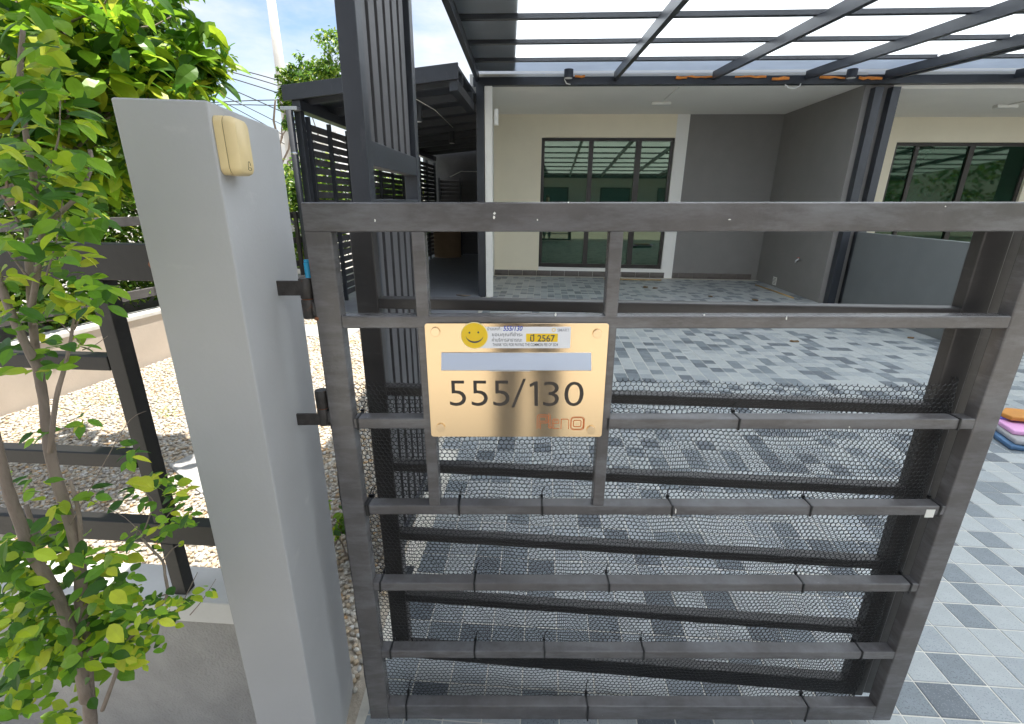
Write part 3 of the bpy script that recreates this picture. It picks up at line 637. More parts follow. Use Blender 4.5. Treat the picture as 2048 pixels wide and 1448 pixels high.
# ------------------------------------------------------------------ canopies over the driveways
def cz_(y): return 3.055-.074*(7.4-y)
def canopy(name, x0f, x0b, x1, label, rafters, shade_w=0):
    e = empty(name, (x1, 7.4, 2.9), label=label, cat='canopy'); o_ = Vector((x1, 7.4, 2.9)); YF = -.85
    def bar(nm, xa, ya, xb, yb2, dz, wd, hh, m=dark_paint):
        mb = MB(); d = Vector((xb-xa, yb2-ya, 0)).normalized(); s_ = Vector((-d.y, d.x, 0))*wd/2
        A_ = Vector((xa, ya, cz_(ya)+dz))-o_; B_ = Vector((xb, yb2, cz_(yb2)+dz))-o_; h_ = Vector((0, 0, hh))
        vs = [A_-s_, A_+s_, A_+s_+h_, A_-s_+h_, B_-s_, B_+s_, B_+s_+h_, B_-s_+h_]
        mb.add(vs, [(0,1,2,3),(7,6,5,4),(0,4,5,1),(1,5,6,2),(2,6,7,3),(3,7,4,0)]); return mb.build(nm, m, e, bevel=.002)
    bar('beam', x0b-.02, 7.40, x1, 7.40, -.115, .10, .10)
    bar('beam', x0f, YF+.05, x1, YF+.05, -.10, .06, .12)
    for xr_f, xr_b in rafters: bar('rafter', xr_f, YF+.08, xr_b, 7.35, -.06, .05, .098)
    for k in range(9):
        y = 6.6-.92*k; t = (y-YF)/(7.4-YF); bar('purlin', x0f+(x0b-x0f)*t+.03, y, x1-.01, y, .039, .05, .040)
    mb = MB(); zz = .080
    q_ = [(x0f-.03, YF-.03), (x1, YF-.03), (x1, 7.5), (x0b-.03, 7.5)]
    vs = [Vector((x, y, cz_(y)+zz))-o_ for x, y in q_]+[Vector((x, y, cz_(y)+zz+.006))-o_ for x, y in q_]
    mb.add(vs, [(0,1,2,3),(4,5,6,7),(0,1,5,4),(1,2,6,5),(2,3,7,6),(3,0,4,7)]); mb.build('roof_sheet', canopy_sheet, e)
    if shade_w:
        fm = MB(); q_ = [(x0f-.032, YF-.032), (x0f+shade_w, YF-.032), (x0b+shade_w, 7.48), (x0b-.032, 7.48)]
        fm.add([Vector((x, y, cz_(y)+zz+dz))-o_ for dz in (.0065, .010) for x, y in q_], [(0,1,2,3),(4,5,6,7),(0,1,5,4),(1,2,6,5),(2,3,7,6),(3,0,4,7)]); fm.build('added_shade_strip', dark_paint, e)  # opaque strip added along the left edge to shade the pillar side
    return e
cn = canopy('driveway_canopy', -.44, -1.02, 4.46, 'dark steel canopy with rafters over the tiled driveway', ((-.40, -.98), (.95, .9), (2.2, 2.2), (3.4, 3.4), (4.40, 4.40)), .55)
canopy('driveway_canopy', 4.475, 4.475, 14.0, 'dark steel canopy over the neighbouring driveway beyond the party wall', ((4.53, 4.53), (6.0, 6.0), (7.6, 7.6), (9.9, 9.9), (12, 12)))
# orange sealing foam along the beam, white cable ends
def lump(px0, px1, py, hgt, seed):
    rg = random.Random(seed); mb = MB(); n_ = max(3, int((px1-px0)/9)); pts_ = []; rr = []
    for i in range(n_+1):
        p = atD(px0+(px1-px0)*i/n_, py, 1); k = 7.325/p.y; pts_.append(Vector((p.x*k-4.46, 7.325-7.4+rg.uniform(-.01, .005), (p.z-EYE)*k+EYE-2.9+rg.uniform(-.008, .008)))); rr.append(hgt*rg.uniform(.5, 1.2))
    mb.tube(pts_, rr, 7); mb.build('sealant_foam', foam, cn, smooth=True)
for i, a_ in enumerate(((1150, 1170, 153, .018), (1352, 1374, 156, .022), (1374, 1430, 154, .013), (1470, 1532, 154, .014), (1544, 1578, 157, .022), (1640, 1690, 155, .015), (1718, 1764, 156, .019))): lump(*a_, i)
def cable_end(pxs, nm, label):
    pts_ = []
    for px, py in pxs: p = atD(px, py, 1); k = 7.30/p.y; pts_.append(Vector((p.x*k, 7.30, (p.z-EYE)*k+EYE)))
    e = MB().tube(pts_, .007, 6).build(nm, white_plastic, smooth=True); tag(e, label, 'cable')
cable_end([(1130, 152), (1129, 159), (1133, 167), (1141, 169)], 'cable', 'white cable end curling down from the canopy beam')
cable_end([(1570, 169), (1578, 176), (1590, 177), (1599, 172), (1602, 167)], 'cable', 'white cable looped under the canopy beam near the party wall')
def downlight(x, y, z, label, r=.045, h=.12):
    e = empty('downlight', (x, y, z), label=label, cat='lamp')
    circ_ = lambda q: [(q*math.cos(t), q*math.sin(t)) for t in np.linspace(0, 2*PI, 21)[:-1]]
    MB().prism(circ_(r), 'z', 0, h).build('housing', dark_paint, e, bevel=.003); MB().prism(circ_(r*.82), 'z', -.004, -.0005).build('lens', lamp_face, e); return e
for px, lb in ((1137, 'black cylinder downlight hung at the canopy beam over the glass door'), (1702, 'black cylinder downlight hung at the canopy beam near the party wall')):
    p = atD(px, 156, 1); k = 7.24/p.y; downlight(p.x*k, 7.24, (p.z-EYE)*k+EYE, lb, .062, .10)
# ceiling lights
for x, z, lb in ((1.80, 2.952, 'flat white ceiling light on the porch ceiling before the glass door'), (7.0, 2.90, 'flat white ceiling light on the neighbouring porch ceiling')):
    e = empty('ceiling_light', (x, 8.6, z), label=lb, cat='lamp'); B('housing', white_plastic, e, -.15, .15, -.05, .05, -.045, -.001, .006); B('conduit', white_plastic, e, -.008, .008, -1.1, -.051, -.016, -.002)
# small wall things
bxl = empty('junction_box', (-.96, 7.45, 2.62), label='small white junction box high beside the downpipe', cat='box'); B('body', white_plastic, bxl, .20, .26, .001, .05, -.16, .05, .004); B('lid', white_plastic, bxl, .205, .255, -.008, .0005, -.15, .04, .003)
tp = empty('wall_tap', (4.2305, 8.2, .565), label='small red handled tap on the grey porch side wall', cat='tap')
MB().tube([(0, 0, 0), (-.05, 0, 0), (-.075, 0, -.01), (-.08, 0, -.045)], [.012, .012, .011, .010], 10).build('spout', steel, tp, smooth=True); MB().tube([(-.045, 0, .006), (-.045, 0, .03)], .006, 8).build('stem', steel, tp); B('handle', mat('tap_red', (.5, .05, .02), .4), tp, -.052, -.038, -.03, .03, .029, .037, .002)
vt = empty('wall_vent', (4.2305, 8.95, .10), label='small square drain vent low on the grey porch side wall', cat='vent'); B('frame', white_plastic, vt, -.006, .0, -.07, .07, -.07, .07, .002)
for k in range(5): B('slat', dark_line, vt, -.008, -.0062, -.06, .06, -.052+k*.024, -.044+k*.024)
tag(MB().tube([(3.93, 9.0, .012), (3.98, 8.3, .014), (4.0, 7.75, .012)], .013, 6).build('wooden_stick', dry, smooth=True), 'thin wooden stick lying on the porch floor along the grey side wall', 'stick')
tag(MB().tube([(1.2, 9.4, .012), (1.6, 9.36, .014), (2.3, 9.38, .012)], .014, 6).build('wooden_stick', dry, smooth=True), 'pale wooden stick lying under the sliding glass door', 'stick')
dry_leaf_m = mat('dry_leaf', (.15, .095, .05), .85, .3, 30)
for i, (px, py, sz) in enumerate(((1745, 562, .05), (1510, 601, .06), (1588, 684, .05), (1822, 677, .04), (1422, 594, .05), (1905, 1065, .012), (1290, 575, .08), (1310, 577, .07))):
    a_, b_ = ratio(px, py); d = -EYE/b_; p = H2W(a_*d, d, .004)
    mb = MB(); pl = [(sz*(.6+.5*random.random())*math.cos(t), sz*.6*(.6+.5*random.random())*math.sin(t), .006+.012*random.random()) for t in np.linspace(0, 2*PI, 8)[:-1]]
    n_ = len(pl); mb.add([(0, 0, .012)]+pl+[(x, y, 0) for x, y, z in pl], [(0, 1+k, 1+(k+1) % n_) for k in range(n_)]+[(1+k, 1+n_+k, 1+n_+(k+1) % n_, 1+(k+1) % n_) for k in range(n_)])
    tag(mb.build('dry_leaf', dry_leaf_m, loc=p, rot=(0, 0, random.uniform(0, 6))), 'curled brown dry leaf lying on the grey tiled floor', 'leaf', 'dry leaves on the tiles')
# things on the driveway by the gate end
p = atD(2052, 898, 1); k = EYE/(EYE-p.z); gx, gy = p.x*k, p.y*k
e = empty('folded_mat', (gx+.12, gy+.02, 0), (0, 0, -.25), 'grey and dark blue folded floor mat on the tiles under the pink tray', 'mat'); B('fold', mat_blue, e, -.22, .5, -.10, .14, .002, .030, .008); B('fold', mat_grey, e, -.19, .5, -.08, .16, .0305, .062, .010)
e = empty('plastic_tray', (gx+.14, gy+.10, .063), (0, 0, -.25), 'pink and violet plastic tray lying on the folded grey mat', 'tray')
B('base', pink_plastic, e, -.17, .5, -.08, .16, .0, .03, .008); B('rim', violet_plastic, e, -.17, .5, .10, .165, .0305, .045, .006); B('rim', violet_plastic, e, .44, .5, -.08, .098, .0305, .045, .006)
tag(MB().prism([(-.13, -.07), (.35, -.07), (.35, .1), (-.07, .1), (-.15, .0)], 'z', 0, .03).build('board_piece', orange_board, loc=(gx+.17, gy+.22, .109), rot=(0, 0, -.2), bevel=.008), 'orange brown curved board lying on the pink tray', 'board')

# ------------------------------------------------------------------ lean-to with slatted side, left of the house
le = empty('lean_to', (-1.1, 6, 0), label='dark steel lean-to roof along the side of the house', cat='canopy')
def lz(x): return 2.545+(x+3.0)*.105            # underside of the sheet at x
def lb_(name, m, x0, x1, y0, y1, d0, d1, bev=.002):
    mb = MB(); vs = [(x+1.1, y-6, lz(x)+dz) for dz in (d0, d1) for x, y in ((x0, y0), (x1, y0), (x1, y1), (x0, y1))]
    mb.add(vs, [(0,3,2,1),(4,5,6,7),(0,1,5,4),(1,2,6,5),(2,3,7,6),(3,0,4,7)]); return mb.build(name, m, le, bevel=bev)
lb_('roof_sheet', lean_sheet, -3.06, -1.01, 6.0, 13.4, .062, .10, 0); lb_('fascia', post_paint, -3.06, -1.01, 5.955, 5.998, -.035, .125)
lb_('fascia', post_paint, -3.03, -2.985, 5.9995, 13.4, -.03, .06)
for k in range(9): lb_('rafter', mat('rafter_paint', (.062, .068, .082), .45, .2, 4), -2.98, -1.01, 6.25+.82*k, 6.33+.82*k, -.035, .0615)
lb_('beam', post_paint, -2.98, -2.88, 6.0, 13.3, -.14, -.036); lb_('beam', post_paint, -1.12, -1.02, 6.0, 7.3, -.14, -.036)
B('post', post_paint, le, -1.80-.08, -1.80, .02, .12, -.0, lz(-2.9)-.1405, .003)
gp = empty('downpipe', (-2.985, 5.93, 0), label='dark round downpipe at the corner of the lean-to roof', cat='pipe')
MB().tube([(0, 0, 0), (0, 0, 2.40)], .042, 12).build('pipe', mat('pipe_paint', (.03, .034, .042), .75, .15, 5), gp, smooth=True); B('hopper', mat('zinc', (.45, .46, .47), .4, .1, 8, metal=.6), gp, -.10, .10, -.02, .07, 2.401, 2.44, .004)
MB().tube([(0, 0, 1.93), (0, 0, 1.955)], .046, 12).build('clip', steel, gp, smooth=True)
def hscreen(name, loc, rot, ln, z0, z1, step, sh, posts, label, m=slat_paint):
    e = empty(name, loc, rot, label, 'screen')
    for x in posts: B('post', post_paint, e, x-.02, x+.02, -.025, .025, 0, z1, .002)
    k = 0; z = z0
    while z+sh < z1:
        B('slat', m, e, -.012, ln, .026, .042, z, z+sh, .0015); z += step
    return e
hscreen('slatted_screen', (-2.90, 6.16, .012), (0, 0, PI/2), 7.0, .06, 2.36, .098, .078, [.03, .62, 1.24, 1.9, 2.6, 3.3, 4.0, 4.7, 5.4, 6.1, 6.95], 'dark horizontal slat screen along the open side of the lean-to')
hscreen('slatted_screen', (-2.86, 13.3, .012), (0, 0, 0), 1.85, .06, 2.0, .10, .082, [.03, .6, 1.2, 1.82], 'dark horizontal slat screen closing the far end of the lean-to')
tag(MB().box(-3.3, -.999, 13.55, 13.7, -.02, 3.0).build('yard_wall', mat('yard_wall', (.10, .10, .105), .8, .2, 3, .1, 60)), 'dark grey yard wall behind the far end of the lean-to', 'wall')
tag(MB().prism([(.36*math.cos(t), .30*math.sin(t)) for t in np.linspace(0, 2*PI, 25)[:-1]], 'z', 0, .92).build('storage_drum', cardboard, loc=(-2.55, 12.75, .012), bevel=.02), 'brown round storage drum at the far end of the lean-to', 'drum')
downlight(-1.75, 7.02, lz(-1.75)-.035-.20, 'black cylinder downlight under the front of the lean-to roof', .055, .20); downlight(-1.75, 9.48, lz(-1.75)-.035-.20, 'black cylinder downlight under the middle of the lean-to roof', .055, .20)
tag(MB().tube([(-1.62, 6.3, 2.60), (-1.55, 7.2, 2.61), (-1.60, 8.8, 2.61)], .0045, 6).build('conduit', white_plastic, smooth=True), 'thin white conduit running under the lean-to rafters', 'conduit')
tag(MB().tube([(-2.5, 13.1, 2.02), (-2.2, 13.1, 2.16), (-1.05, 13.0, 2.15)], .012, 6).build('conduit', white_plastic, smooth=True), 'white conduit across the far end of the lean-to', 'conduit')
tag(MB().tube([(-1.35, 7.35, .02), (-1.22, 7.25, .03), (-1.12, 7.33, .02)], [.012, .016, .006], 6).build('dry_branch', bark, smooth=True), 'short dry branch on the shaded lean-to floor', 'branch')

# ------------------------------------------------------------------ planter wall, far fence, hedge
pa = math.atan2(.16, 1.3)
pln = empty('planter_wall', (-3.80, 1.6, 0), (0, 0, -pa), 'beige planter wall with a pale stained coping beyond the gravel', 'wall')
B('wall_body', beige_wall, pln, -.14, .0, -1.0, 5.0, -.02, .415); B('coping', coping_mat, pln, -.155, .012, -1.0, 5.0, .416, .452, .004)
B('soil', soil, pln, -1.6, -.156, -1.0, 5.0, -.02, .38)
ff = empty('rail_fence', (-3.80, 1.6, .452), (0, 0, -pa), 'grey rail fence standing on the beige planter wall before the hedge', 'fence')
ffm = mat('far_fence', (.085, .08, .078), .6, .25, 8)
for z0 in (.12, .42, .74): B('rail', ffm, ff, -.10, -.065, -1.0, 5.0, z0, z0+.075, .002)
for y in (-.9, 1.0, 2.7, 4.7): B('post', ffm, ff, -.064, -.02, y, y+.04, -.001, .82, .002)
hb = lambda y, dx, z: tuple(Vector((-3.80, 1.6, 0))+Matrix.Rotation(-pa, 3, 'Z') @ Vector((dx, y, z)))
for i, (y, r, lb) in enumerate(((2.0, (.55, .75, .80), 'leafy hedge bush behind the rail fence, under the large-leaved tree'), (3.1, (.6, .75, .86), 'leafy hedge bush behind the rail fence, in the middle of the row'), (4.2, (.6, .8, .82), 'leafy hedge bush at the lean-to end of the rail fence'), (5.9, (.6, .95, .85), 'leafy hedge bush beside the front of the lean-to screen'), (7.9, (.6, 1.1, .9), 'leafy hedge bush beside the middle of the lean-to screen'), (10.2, (.6, 1.3, .9), 'leafy hedge bush beside the far end of the lean-to screen'))):
    c = Vector(hb(y, -.62-.05*max(0, y-5), 1.22)); bs = Vector((c.x, c.y, .37 if y < 5 else -.03)); nl = 7000 if y < 5 else 2400
    tree('hedge_bush', bs, c, .03, [(c, r, nl), (c+Vector((.1, .35, .42)), (.42, .40, .40), 1000), (c+Vector((.1, -.35, .35)), (.42, .40, .40), 1000), (c+Vector((.2, .0, -.50)), (.34, .7, .32), 1000)], (.042, .075) if y < 5 else (.06, .10), 'hedge', lb, 'hedge bushes beyond the gravel', 'bush', ('stem', 'foliage'))
# trees
def bl_(px, py, d, r, n_): return (tuple(atD(px, py, d)), r, n_)
tree('broadleaf_tree', (-3.62, 2.2, 0), (-3.3, 2.3, 2.0), .05, [bl_(50, 110, 2.4, (.42, .45, .34), 330), bl_(170, 130, 2.45, (.40, .42, .30), 300), bl_(300, 125, 2.6, (.36, .4, .24), 260), bl_(372, 150, 2.7, (.14, .2, .12), 60), bl_(60, 270, 2.3, (.36, .4, .26), 230), bl_(190, 262, 2.4, (.28, .35, .22), 180), bl_(110, 370, 2.4, (.26, .3, .14), 90), bl_(230, 20, 2.6, (.5, .5, .26), 260), bl_(40, -20, 2.5, (.5, .5, .3), 260)], (.085, .145), 'bright', 'large-leaved yellow green tree above the gravel yard', None)
tree('shade_tree', (-5.6, 5.6, 0), (-5.3, 5.5, 2.3), .12, [bl_(80, 200, 5.6, (1.1, .8, .9), 3600), bl_(230, 150, 5.8, (1.0, .8, .8), 3200), bl_(320, 110, 6.0, (.62, .6, .52), 1500), bl_(60, 30, 5.8, (1.3, .9, .8), 2600), bl_(200, 350, 5.8, (.9, .6, .5), 1800)], (.06, .11), 'dark', 'dense dark green tree rising behind the hedge', None)
tree('flowering_tree', (-8.35, 15.6, 0), (-8.3, 15.7, 4.3), .07, [bl_(640, 150, 15.7, (.75, .6, .55), 1500), bl_(578, 158, 15.6, (.30, .3, .35), 560), bl_(572, 200, 15.6, (.17, .2, .40), 420), bl_(580, 245, 15.6, (.13, .2, .30), 260), bl_(690, 90, 15.8, (.8, .6, .5), 900)], (.09, .16), 'hedge', 'airy tree with yellowish tips climbing beside the concrete pole', None)
tree('garden_bush', (-5.55, 11.0, 0), (-5.5, 11, .9), .05, [((-5.5, 11.0, 1.22), (.55, .5, .42), 1700), ((-5.2, 10.4, .5), (.35, .4, .5), 800)], (.05, .09), 'bright', 'bright lime green bush beyond the grey pillar', None, 'bush', ('stem', 'foliage'))
q = atD(684, 1075, 1.0); a_, b_ = ratio(684, 1075); d = 1.35
wp = H2W(a_*1.62, 1.62)
tree('weed_plant', (wp.x, wp.y, 0), (wp.x, wp.y, .14), .005, [((wp.x, wp.y, .19), (.07, .06, .11), 120)], (.025, .05), 'bright', 'small green weed growing in the gravel beside the gate post', None, 'plant', ('stem', 'foliage'))
for i, (px, py, lb) in enumerate(((225, 800, 'sparse pale grass tuft in the gravel near the beige planter wall'), (325, 828, 'tiny weed in the gravel by the black fence stile'))):
    a_, b_ = ratio(px, py); d = -EYE/b_; p = H2W(a_*d, d, 0); gm = MB()
    for k in range(60 if i == 0 else 24):
        r_ = .30 if i == 0 else .09; x, y = random.gauss(0, r_*.5), random.gauss(0, r_*.5); t = random.uniform(0, 6.28); h_ = random.uniform(.02, .06); c_, s_ = math.cos(t), math.sin(t)
        gm.add([(x-.003*s_, y+.003*c_, 0), (x+.003*s_, y-.003*c_, 0), (x+.05*c_, y+.05*s_, h_)], [(0, 1, 2)])
    tag(gm.build('grass_tuft', mat('grass_blade', (.20, .27, .06), .6, .3, 20), loc=p), lb, 'grass', kind='stuff')

# ------------------------------------------------------------------ the foreground shrub
sh = empty('garden_shrub', (atD(170, 1448, .60).x, atD(170, 1448, .60).y, 0), label='slender many-stemmed shrub with small bright leaves before the low wall', cat='shrub')
so_ = sh.location.copy()
def S(pts_, d=.60, dd=0.):
    n_ = len(pts_); return [atD(px, py, d+dd*i/max(1, n_-1))-so_ for i, (px, py) in enumerate(pts_)]
stems = [([(185, 1500), (178, 1400), (170, 1296), (162, 1200), (160, 1139), (142, 1051), (118, 975), (103, 919), (92, 850), (87, 800), (80, 760), (74, 725), (66, 649), (60, 560), (57, 470), (70, 380), (52, 270), (40, 160), (46, 60)], .0175, .0045, .60, .06),
         ([(172, 1400), (150, 1290), (122, 1208), (95, 1155), (64, 1110), (38, 1040), (20, 992), (2, 925), (-20, 840), (-40, 760)], .0155, .010, .595, -.03),
         ([(78, 740), (52, 690), (28, 640), (12, 600), (-6, 545), (-30, 470)], .0100, .007, .605, .02),
         ([(100, 905), (112, 800), (128, 740), (140, 690), (148, 640), (165, 600)], .0062, .0022, .60, .03),
         ([(108, 1210), (86, 1140), (70, 1070), (52, 1010)], .008, .006, .615, .03),
         ([(165, 1185), (163, 1100), (158, 1030), (148, 985), (140, 960)], .0068, .004, .612, .01),
         ([(88, 448), (112, 432), (140, 408), (162, 385), (176, 352), (183, 326), (180, 300)], .0058, .0042, .63, .05),
         ([(62, 620), (75, 545), (84, 470), (88, 448)], .0062, .0058, .615, .01),
         ([(205, 1420), (238, 1330), (250, 1290), (290, 1245), (318, 1215), (335, 1188), (330, 1150), (325, 1122), (300, 1095), (283, 1076)], .0062, .0028, .60, .04),
         ([(325, 1122), (345, 1098), (362, 1088)], .0026, .0012, .63, .02), ([(283, 1076), (300, 1030), (308, 1005), (290, 985), (272, 970)], .0022, .0008, .645, .02), ([(290, 1075), (320, 1050), (345, 1020), (372, 995)], .0018, .0008, .645, .02),
         ([(335, 1188), (300, 1198), (262, 1205)], .0028, .0012, .63, .0), ([(395, 1145), (375, 1185), (362, 1210), (335, 1240)], .001, .0018, .63, -.01), ([(432, 1158), (405, 1200), (380, 1230)], .0008, .0016, .63, -.01),
         ([(140, 1050), (190, 960), (220, 905), (260, 840), (293, 822)], .0014, .0006, .61, .03), ([(150, 985), (200, 1010), (250, 1035), (285, 1070)], .0012, .001, .62, .02),
         ([(148, 660), (165, 625), (180, 600), (205, 585)], .0022, .0008, .63, .01), ([(66, 649), (110, 640), (135, 660), (165, 690)], .0022, .001, .615, .02), ([(165, 700), (190, 690), (215, 672)], .0014, .0006, .63, .01),
         ([(60, 560), (30, 520), (4, 485)], .0032, .0015, .61, .02), ([(90, 560), (105, 510), (118, 455), (125, 400)], .0022, .001, .615, .02), ([(57, 470), (20, 420), (-10, 380)], .0032, .0016, .63, .0), ([(70, 380), (100, 330), (118, 270), (120, 200)], .0026, .0012, .64, .02)]
sm_ = MB()
for pl, r0, r1, d, dd in stems:
    pts_ = S(pl, d, dd); n_ = len(pts_)
    fine = []; rr = []
    for i in range(n_-1):
        for q in range(3):
            t = q/3; p0 = pts_[max(i-1, 0)]; p1 = pts_[i]; p2 = pts_[i+1]; p3 = pts_[min(i+2, n_-1)]
            fine.append(.5*((2*p1)+(-p0+p2)*t+(2*p0-5*p1+4*p2-p3)*t*t+(-p0+3*p1-3*p2+p3)*t**3)); f_ = (i+t)/(n_-1); rr.append((r0+(r1-r0)*f_)*.56*random.uniform(.93, 1.08))
    fine.append(pts_[-1]); rr.append(r1*.56); sm_.tube(fine, rr, 8)
sm_.build('stem', bark, sh, smooth=True)
lm = []
for k in range(10):
    kind = 'bright'; v = leaf_arrays(np.zeros((1, 3)), np.ones(1), np.array([[0, 1., 0]]), np.array([[0, 0, 1.]]), np.array([random.uniform(0, .3)]))[0]
    lm.append(np_mesh('leaf', v, LF, np.repeat(tints(1, kind), LN_, 0), False)); lm[-1].materials.append(leaf_mat)
cl = [(30, 1100, 60, 30, 30), (100, 1090, 60, 40, 16), (60, 1160, 70, 40, 34), (30, 1230, 60, 60, 34), (110, 1250, 70, 50, 30), (60, 1280, 80, 40, 30), (200, 1200, 50, 40, 22), (240, 1180, 50, 35, 16), (210, 1120, 45, 25, 14), (255, 1250, 60, 40, 30), (40, 1330, 70, 40, 26), (140, 1340, 60, 40, 18), (230, 1310, 50, 35, 18), (20, 1400, 60, 40, 18), (120, 1420, 60, 30, 10), (290, 1290, 40, 25, 12), (300, 1215, 40, 30, 20), (330, 1230, 35, 30, 18), (370, 1195, 40, 25, 14), (425, 1180, 14, 18, 5), (160, 1290, 60, 30, 16),
      (270, 975, 18, 10, 6), (315, 960, 45, 16, 14), (350, 985, 30, 20, 10), (300, 1010, 35, 20, 7), (345, 1030, 45, 30, 16), (300, 1075, 50, 25, 16), (380, 1035, 25, 25, 8), (258, 905, 25, 20, 8), (185, 985, 12, 14, 4), (165, 845, 12, 12, 4), (60, 950, 40, 25, 7), (110, 1030, 30, 30, 8), (80, 860, 30, 20, 3),
      (190, 585, 40, 22, 10), (215, 578, 20, 10, 4), (150, 620, 50, 30, 14), (110, 590, 40, 25, 12), (60, 620, 45, 35, 14), (20, 560, 30, 40, 12), (145, 690, 35, 25, 9), (90, 690, 40, 25, 8), (100, 740, 35, 14, 6), (20, 700, 25, 50, 8), (135, 510, 30, 40, 10), (90, 530, 30, 40, 8), (160, 560, 30, 20, 6), (20, 640, 25, 30, 6),
      (20, 490, 40, 30, 10), (70, 440, 50, 40, 18), (130, 450, 45, 35, 16), (185, 440, 40, 35, 14), (160, 390, 40, 35, 14), (30, 400, 50, 50, 20), (95, 360, 50, 40, 22), (30, 300, 50, 50, 22), (150, 320, 50, 35, 20), (200, 330, 35, 35, 12), (70, 220, 70, 50, 26), (170, 240, 50, 40, 20), (205, 270, 30, 25, 10), (30, 160, 60, 50, 24), (120, 160, 60, 40, 20), (60, 60, 90, 60, 36), (180, 80, 50, 60, 18)]
L_ = []
for px, py, rx, ry, n_ in cl:
    for k in range(int(n_*(2.4 if py > 1050 and px < 260 else .95 if py < 480 else 1.5))):
        u, v = random.gauss(px, rx*.5), random.gauss(py, ry*.55)
        if u < (155 if v < 520 else 182)+.245*(v-195): L_.append((u, v))
random.shuffle(L_)
rest = []
for i, (u, v) in enumerate(L_):
    d = .62+random.gauss(0, .045); p = atD(u, v, d)-so_
    size = random.uniform(.016, .030)*(1.25 if v < 500 or (v > 1050 and u < 270) else 1.0)*(.8 if u > 250 else 1)
    az = random.uniform(0, 2*PI); di = Vector((math.cos(az), math.sin(az)*.7, random.uniform(-.75, .25))).normalized()
    no = Vector((random.gauss(0, .35), random.gauss(-.35, .35), 1)); sd2 = di.cross(no).normalized(); up = sd2.cross(di)
    M = Matrix(((sd2.x, di.x, up.x), (sd2.y, di.y, up.y), (sd2.z, di.z, up.z))).to_4x4(); wd = random.uniform(.85, 1.25)
    M = Matrix.Translation(p) @ M @ Matrix.Diagonal((size*wd, size, size, 1))
    if i < 300:
        o = link('leaf', lm[i % 10], None, sh); o.matrix_basis = M
    else: rest.append((M, i % 10))
vv = []; tt = []
for M, k in rest:
    co = np.array([v.co[:] for v in lm[k].vertices]); A_ = np.array(M); vv.append(co @ A_[:3, :3].T+A_[:3, 3]); tt.append(np.repeat(tints(1), LN_, 0))
tag(link('foliage', np_mesh('foliage', np.concatenate(vv), (LF[None]+(np.arange(len(rest))*LN_)[:, None, None]).reshape(-1, 3), np.concatenate(tt), False), leaf_mat, sh), kind='stuff')

# ------------------------------------------------------------------ far side: houses, pole, wires
fh = empty('far_house', (-14, 26, 0), label='pale two-storey house with tall windows behind the concrete pole', cat='house')
B('wall', facade_white, fh, -6, 3.2, 0, 6, -.02, 4.62); B('parapet', white_paint, fh, -6.1, 3.3, -.12, -.001, 4.2, 4.75); B('lower_band', facade_white, fh, -6.05, 3.25, -.35, -.001, 1.95, 2.18)
for x in (-4.6, -2.4, .85, 2.05):
    wn = B('window', white_paint, fh, x-.32, x+.32, -.06, -.002, 2.30, 3.55, .004); B('pane', far_glass, wn, x-.27, x-.012, -.075, -.0605, 2.36, 3.49); B('pane', far_glass, wn, x+.012, x+.27, -.075, -.0605, 2.36, 3.49); B('sill', white_paint, wn, x-.38, x+.38, -.14, -.0605, 2.22, 2.295, .004); B('hood', white_paint, wn, x-.36, x+.36, -.14, -.0605, 3.56, 3.64, .004)
p = atD(594, 395, 1); k = 17.5/p.y
tag(MB().tube([(p.x*k, 17.5, -.03), (p.x*k-.02, 17.5, 8.5)], [.20, .13], 12).build('utility_pole', pole_concrete, smooth=True), 'pale concrete utility pole carrying the power lines', 'pole')
wires = [((400, 152), (470, 186), (620, 250)), ((440, 150), (520, 178), (640, 215)), ((478, 148), (540, 168), (640, 200)), ((512, 148), (560, 165), (640, 190)), ((420, 190), (480, 222), (600, 290)), ((425, 205), (500, 206), (620, 200)), ((420, 210), (500, 214), (620, 214)), ((430, 215), (500, 250), (590, 300)), ((400, 170), (480, 200), (600, 268))]
for i, tri in enumerate(wires):
    pts_ = []
    (xa, ya), (xm, ym), (xb, yb2) = tri
    for t in np.linspace(-1.6, 2.4, 21):
        u, v = xa+(xb-xa)*t, ya+(yb2-ya)*t
        v += 4*(t-.5)**2*2-2
        pp = atD(u, v, 17.5+1.2*i*.3); pts_.append(pp)
    tag(MB().tube(pts_, .016, 5).build('power_line', cable_black, smooth=True), 'thin black power line crossing the pale sky', 'cable', 'power lines')
gpf = empty('gate_pillar', (*H2W(*(lambda r: (r[0]*9.2, 9.2))(ratio(606, 480)))[:2], 0), label='far pale grey gate pillar with black brackets beyond the side yard', cat='pillar')
B('shaft', pillar_paint, gpf, -.14, .14, -.14, .14, -.02, 1.22, .004); B('bracket', dark_paint, gpf, -.13, -.01, -.155, -.141, .98, 1.10); B('bracket', dark_paint, gpf, -.10, .02, -.155, -.141, .18, .30)
# house across the street behind the viewer: it shows only as a reflection in the glass
oh = empty('opposite_house', (2, -11, 0), label='white house front across the street, seen mirrored in the sliding door', cat='house')
B('wall', facade_white, oh, -9, 9, -6, 0, -.02, 6.0); B('wall_fence', dark_paint, oh, -9, 9, 2.2, 2.35, -.02, 1.2)
for x in (-5, -1.5, 2.2, 5.6):
    wn = B('window', frame_metal, oh, x-.9, x+.9, .001, .05, .3, 2.3); B('pane', far_glass, wn, x-.83, x+.83, .0505, .06, .37, 2.23)
B('awning', roof_tile, oh, -9, 9, .001, 1.6, 2.9, 3.05)

